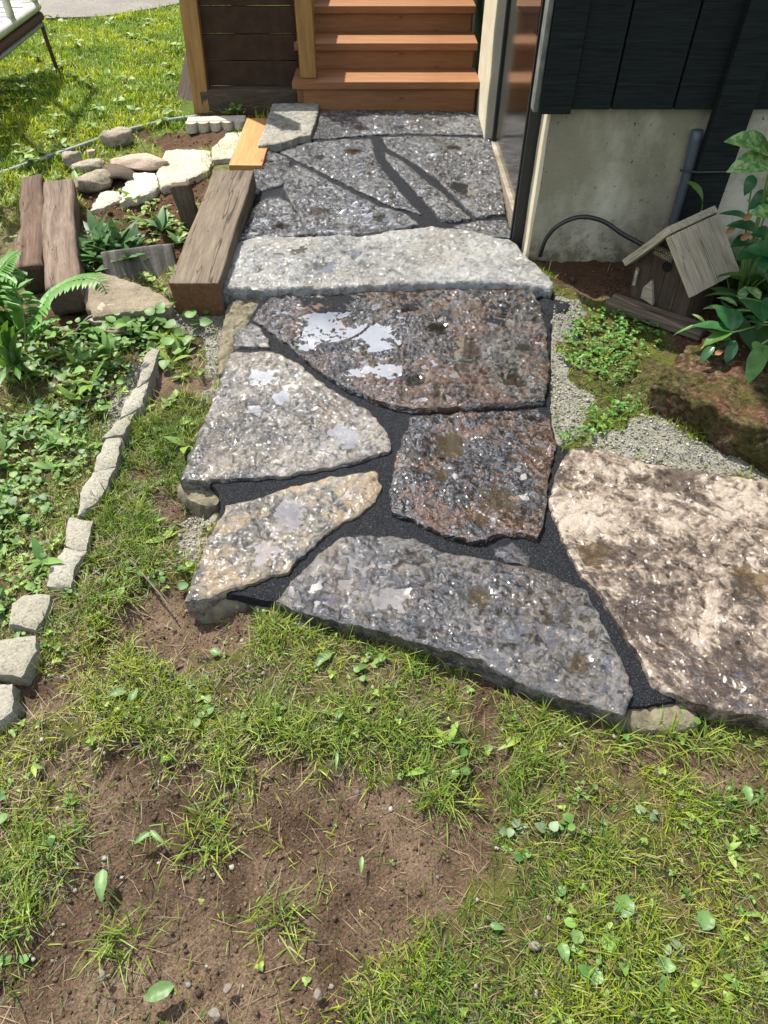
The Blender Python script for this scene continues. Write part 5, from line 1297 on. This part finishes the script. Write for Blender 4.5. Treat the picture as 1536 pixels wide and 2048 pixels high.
frond(f1, [fp, PY(85, 660, Yf - .02), PY(95, 640, Yf - .05), PY(120, 640, Yf - .1)], .05, M_FERN, 16)
fp2 = PG(-30, 640); f2 = empty('fern', tuple(map(float, fp2)), 'larger fern with level fronds beside the redder rotten log', 'fern'); Yg = float(fp2[1])
for e in ([(-10, 590), (25, 565), (62, 560)], [(-20, 570), (20, 545), (55, 545)], [(-10, 600), (20, 590), (50, 600)], [(-30, 560), (-60, 520), (-90, 520)], [(-10, 620), (10, 640), (30, 680)], [(-10, 560), (15, 520), (40, 500)], [(-40, 600), (-80, 600), (-120, 630)]):
    frond(f2, [fp2] + [PY(a, b, Yg + .03 * k) for k, (a, b) in enumerate(e)], .085, M_FERN, 22)
# strap leaved plant below the ferns
sp0 = PG(30, 735); sp1 = empty('strap_plant', tuple(map(float, sp0)), 'clump of silvery green strap leaves at the foot of the fern', 'plant')
for i, (a, b, z) in enumerate([(5, 660, .2), (30, 650, .22), (50, 655, .2), (62, 690, .14), (-15, 690, .16), (-20, 720, .1), (70, 720, .06), (40, 760, .05), (0, 770, .05), (15, 640, .24), (-40, 660, .2)]):
    add_leaf(sp1, sp0 + np.array((rng.uniform(-.02, .02), rng.uniform(-.02, .02), 0)), P(a, b, z + .05), .032, M_PEONY2 if i % 2 else M_LOOSE, droop=.12, fold=.16, prof='strap', seed=i)
# seedling and daylily at the deck
b0 = PG(436, 212); sd1 = empty('seedling', tuple(map(float, b0)), 'slender pale green seedling in front of the brown deck boards', 'plant')
add_stem(sd1, [b0, b0 + (0, 0, .06), b0 + (-.01, 0, .12)], .003, M_STEM)
for a, b, w in (((431, 186), (412, 190), .03), ((432, 182), (446, 172), .03), ((432, 186), (428, 198), .03), ((440, 190), (456, 188), .03), ((431, 184), (424, 174), .022)):
    add_leaf(sd1, PY(*a, b0[1]), PY(*b, b0[1] - .03), w, M_LOOSE, droop=.1)
b0 = PG(535, 214); dl = empty('daylily', tuple(map(float, b0)), 'clump of arching yellow green strap leaves beside the stairs', 'plant')
for a, b in ((505, 200), (512, 190), (520, 186), (528, 188), (534, 190), (545, 196), (552, 192), (500, 196), (560, 200), (540, 202)):
    e = PY(a, b, b0[1] - .02); add_leaf(dl, b0 + np.array((rng.uniform(-.03, .03), 0, 0)), e, .018, M_FERN, droop=.28, fold=.2, prof='strap')
# loose leaves on soil and grass
LL = [((205, 1738), (203, 1808), .022), ((252, 1382), (208, 1396), .020), ((262, 1402), (276, 1374), .018), ((664, 1302), (624, 1340), .022), ((350, 1970), (286, 2000), .026), ((724, 1712), (722, 1752), .008), ((300, 1664), (266, 1690), .012), ((675, 1500), (672, 1545), .007), ((300, 1660), (330, 1690), .009),
      ((1122, 1885), (1134, 1930), .020), ((1240, 1835), (1256, 1790), .034), ((1405, 1860), (1415, 1820), .030), ((1195, 1935), (1180, 1970), .03), ((1335, 1915), (1325, 1945), .03), ((980, 1850), (1010, 1858), .012), ((1490, 1570), (1500, 1612), .018), ((440, 1308), (418, 1300), .020), ((1130, 1790), (1112, 1772), .02)]
LBL = ['long pale leaf with ragged edge lying on the bare soil', 'larger leaf of a pale pair lying on crumbly soil below the edging blocks', 'smaller leaf of a pale pair lying on crumbly soil below the edging blocks', 'bright green toothed leaf in the long grass below the flagstones', 'wide dark green leaf lying on dry crumbly soil by pale pebbles',
       'tiny narrow leaf alone on the dark bare soil', 'left leaf of a wilted green pair on the soil', 'thin curled leaf where the long grass meets the soil patch', 'right leaf of a wilted green pair on the soil', 'narrow leaf lying beside the angular grey stone', 'upright broad pale leaf in the thick grass', 'broad pale leaf in the thickest lawn grass, away from the stones',
       'broad pale leaf on dry yellowed grass', 'broad leaf with a notch among small clover', 'narrow leaf on a sparse patch between soil and lawn', 'upright narrow leaf in the lawn near the tan flagstone', 'small toothed leaf in mossy soil below the mortar', 'small pointed leaf near the angular grey stone']
for i, (a, b, w) in enumerate(LL):
    A_, B2 = PG(*a, .012), PG(*b, .010)
    o = link('loose_leaf', mesh_np('l', *leaf_me(A_, B2, w * 1.1, droop=.08, fold=.16, wave=.10, seed=i, prof='lance' if w < .024 else 'oval')), M_LOOSE, None); local(o, A_)
    tag(o, LBL[i], 'leaf', 'loose leaves on soil and grass')
for i, (a, b, w) in enumerate([(1405, 690, .03), (1430, 712, .022), (1395, 700, .018)]):
    c_ = PG(a, b, .07); o = link('dead_leaf', mesh_np('l', *leaf_me(c_, c_ + (.03, .015, .012), w, wave=.08, seed=i)), M_DEAD, None); local(o, c_)
    tag(o, 'curled orange brown dead leaf under the dark green plant', 'leaf', 'dead leaves under the dark plant')
# pebbles and twigs worth naming
for i, (a, b, r_, lb) in enumerate([(432, 2030, .013, 'largest pale pebble lying on the bare soil'), (456, 1978, .009, 'small round tan pebble on the bare soil'), (636, 1990, .010, 'tan pebble at the edge of the soil and grass'), (1068, 1892, .012, 'angular grey stone lying in the thin grass'), (1240, 1880, .008, 'small pale stone chip between the broad leaves'), (206, 1952, .009, 'dusty lump of stone on the bare soil')]):
    rock(a, b, r_, r_ * .8, r_ * .75, M_PEBBLE, lb, 'pebble', 120 + i, .7, i, .2, name='pebble')
def twig(px, r, label, z=.012):
    pts = [PG(*p, z) for p in px]; q = spline(pts, 5); c0 = Vector(tuple(q[0])); nr = len(q)
    o = bm_obj('twig', tube_bm([Vector(tuple(p)) - c0 for p in q], r, 6, [r * (1 - .6 * i / nr) for i in range(nr)]), plain_mat('twig bark', (.085, .055, .038), .85, (.16, .12, .09), 40), None, Matrix.Translation(c0), True); tag(o, label, 'twig')
twig([(160, 806), (190, 796), (214, 792), (234, 780)], .007, 'short brown stick lying in the mossy garden bed')
twig([(216, 1092), (240, 1070), (268, 1060), (305, 1056), (345, 1052)], .0035, 'thin bent twig lying across the turf trench')
twig([(244, 1068), (246, 1100), (270, 1130), (300, 1165), (325, 1195), (345, 1225)], .0042, 'long dark twig running down the turf trench')
#@@NEXT
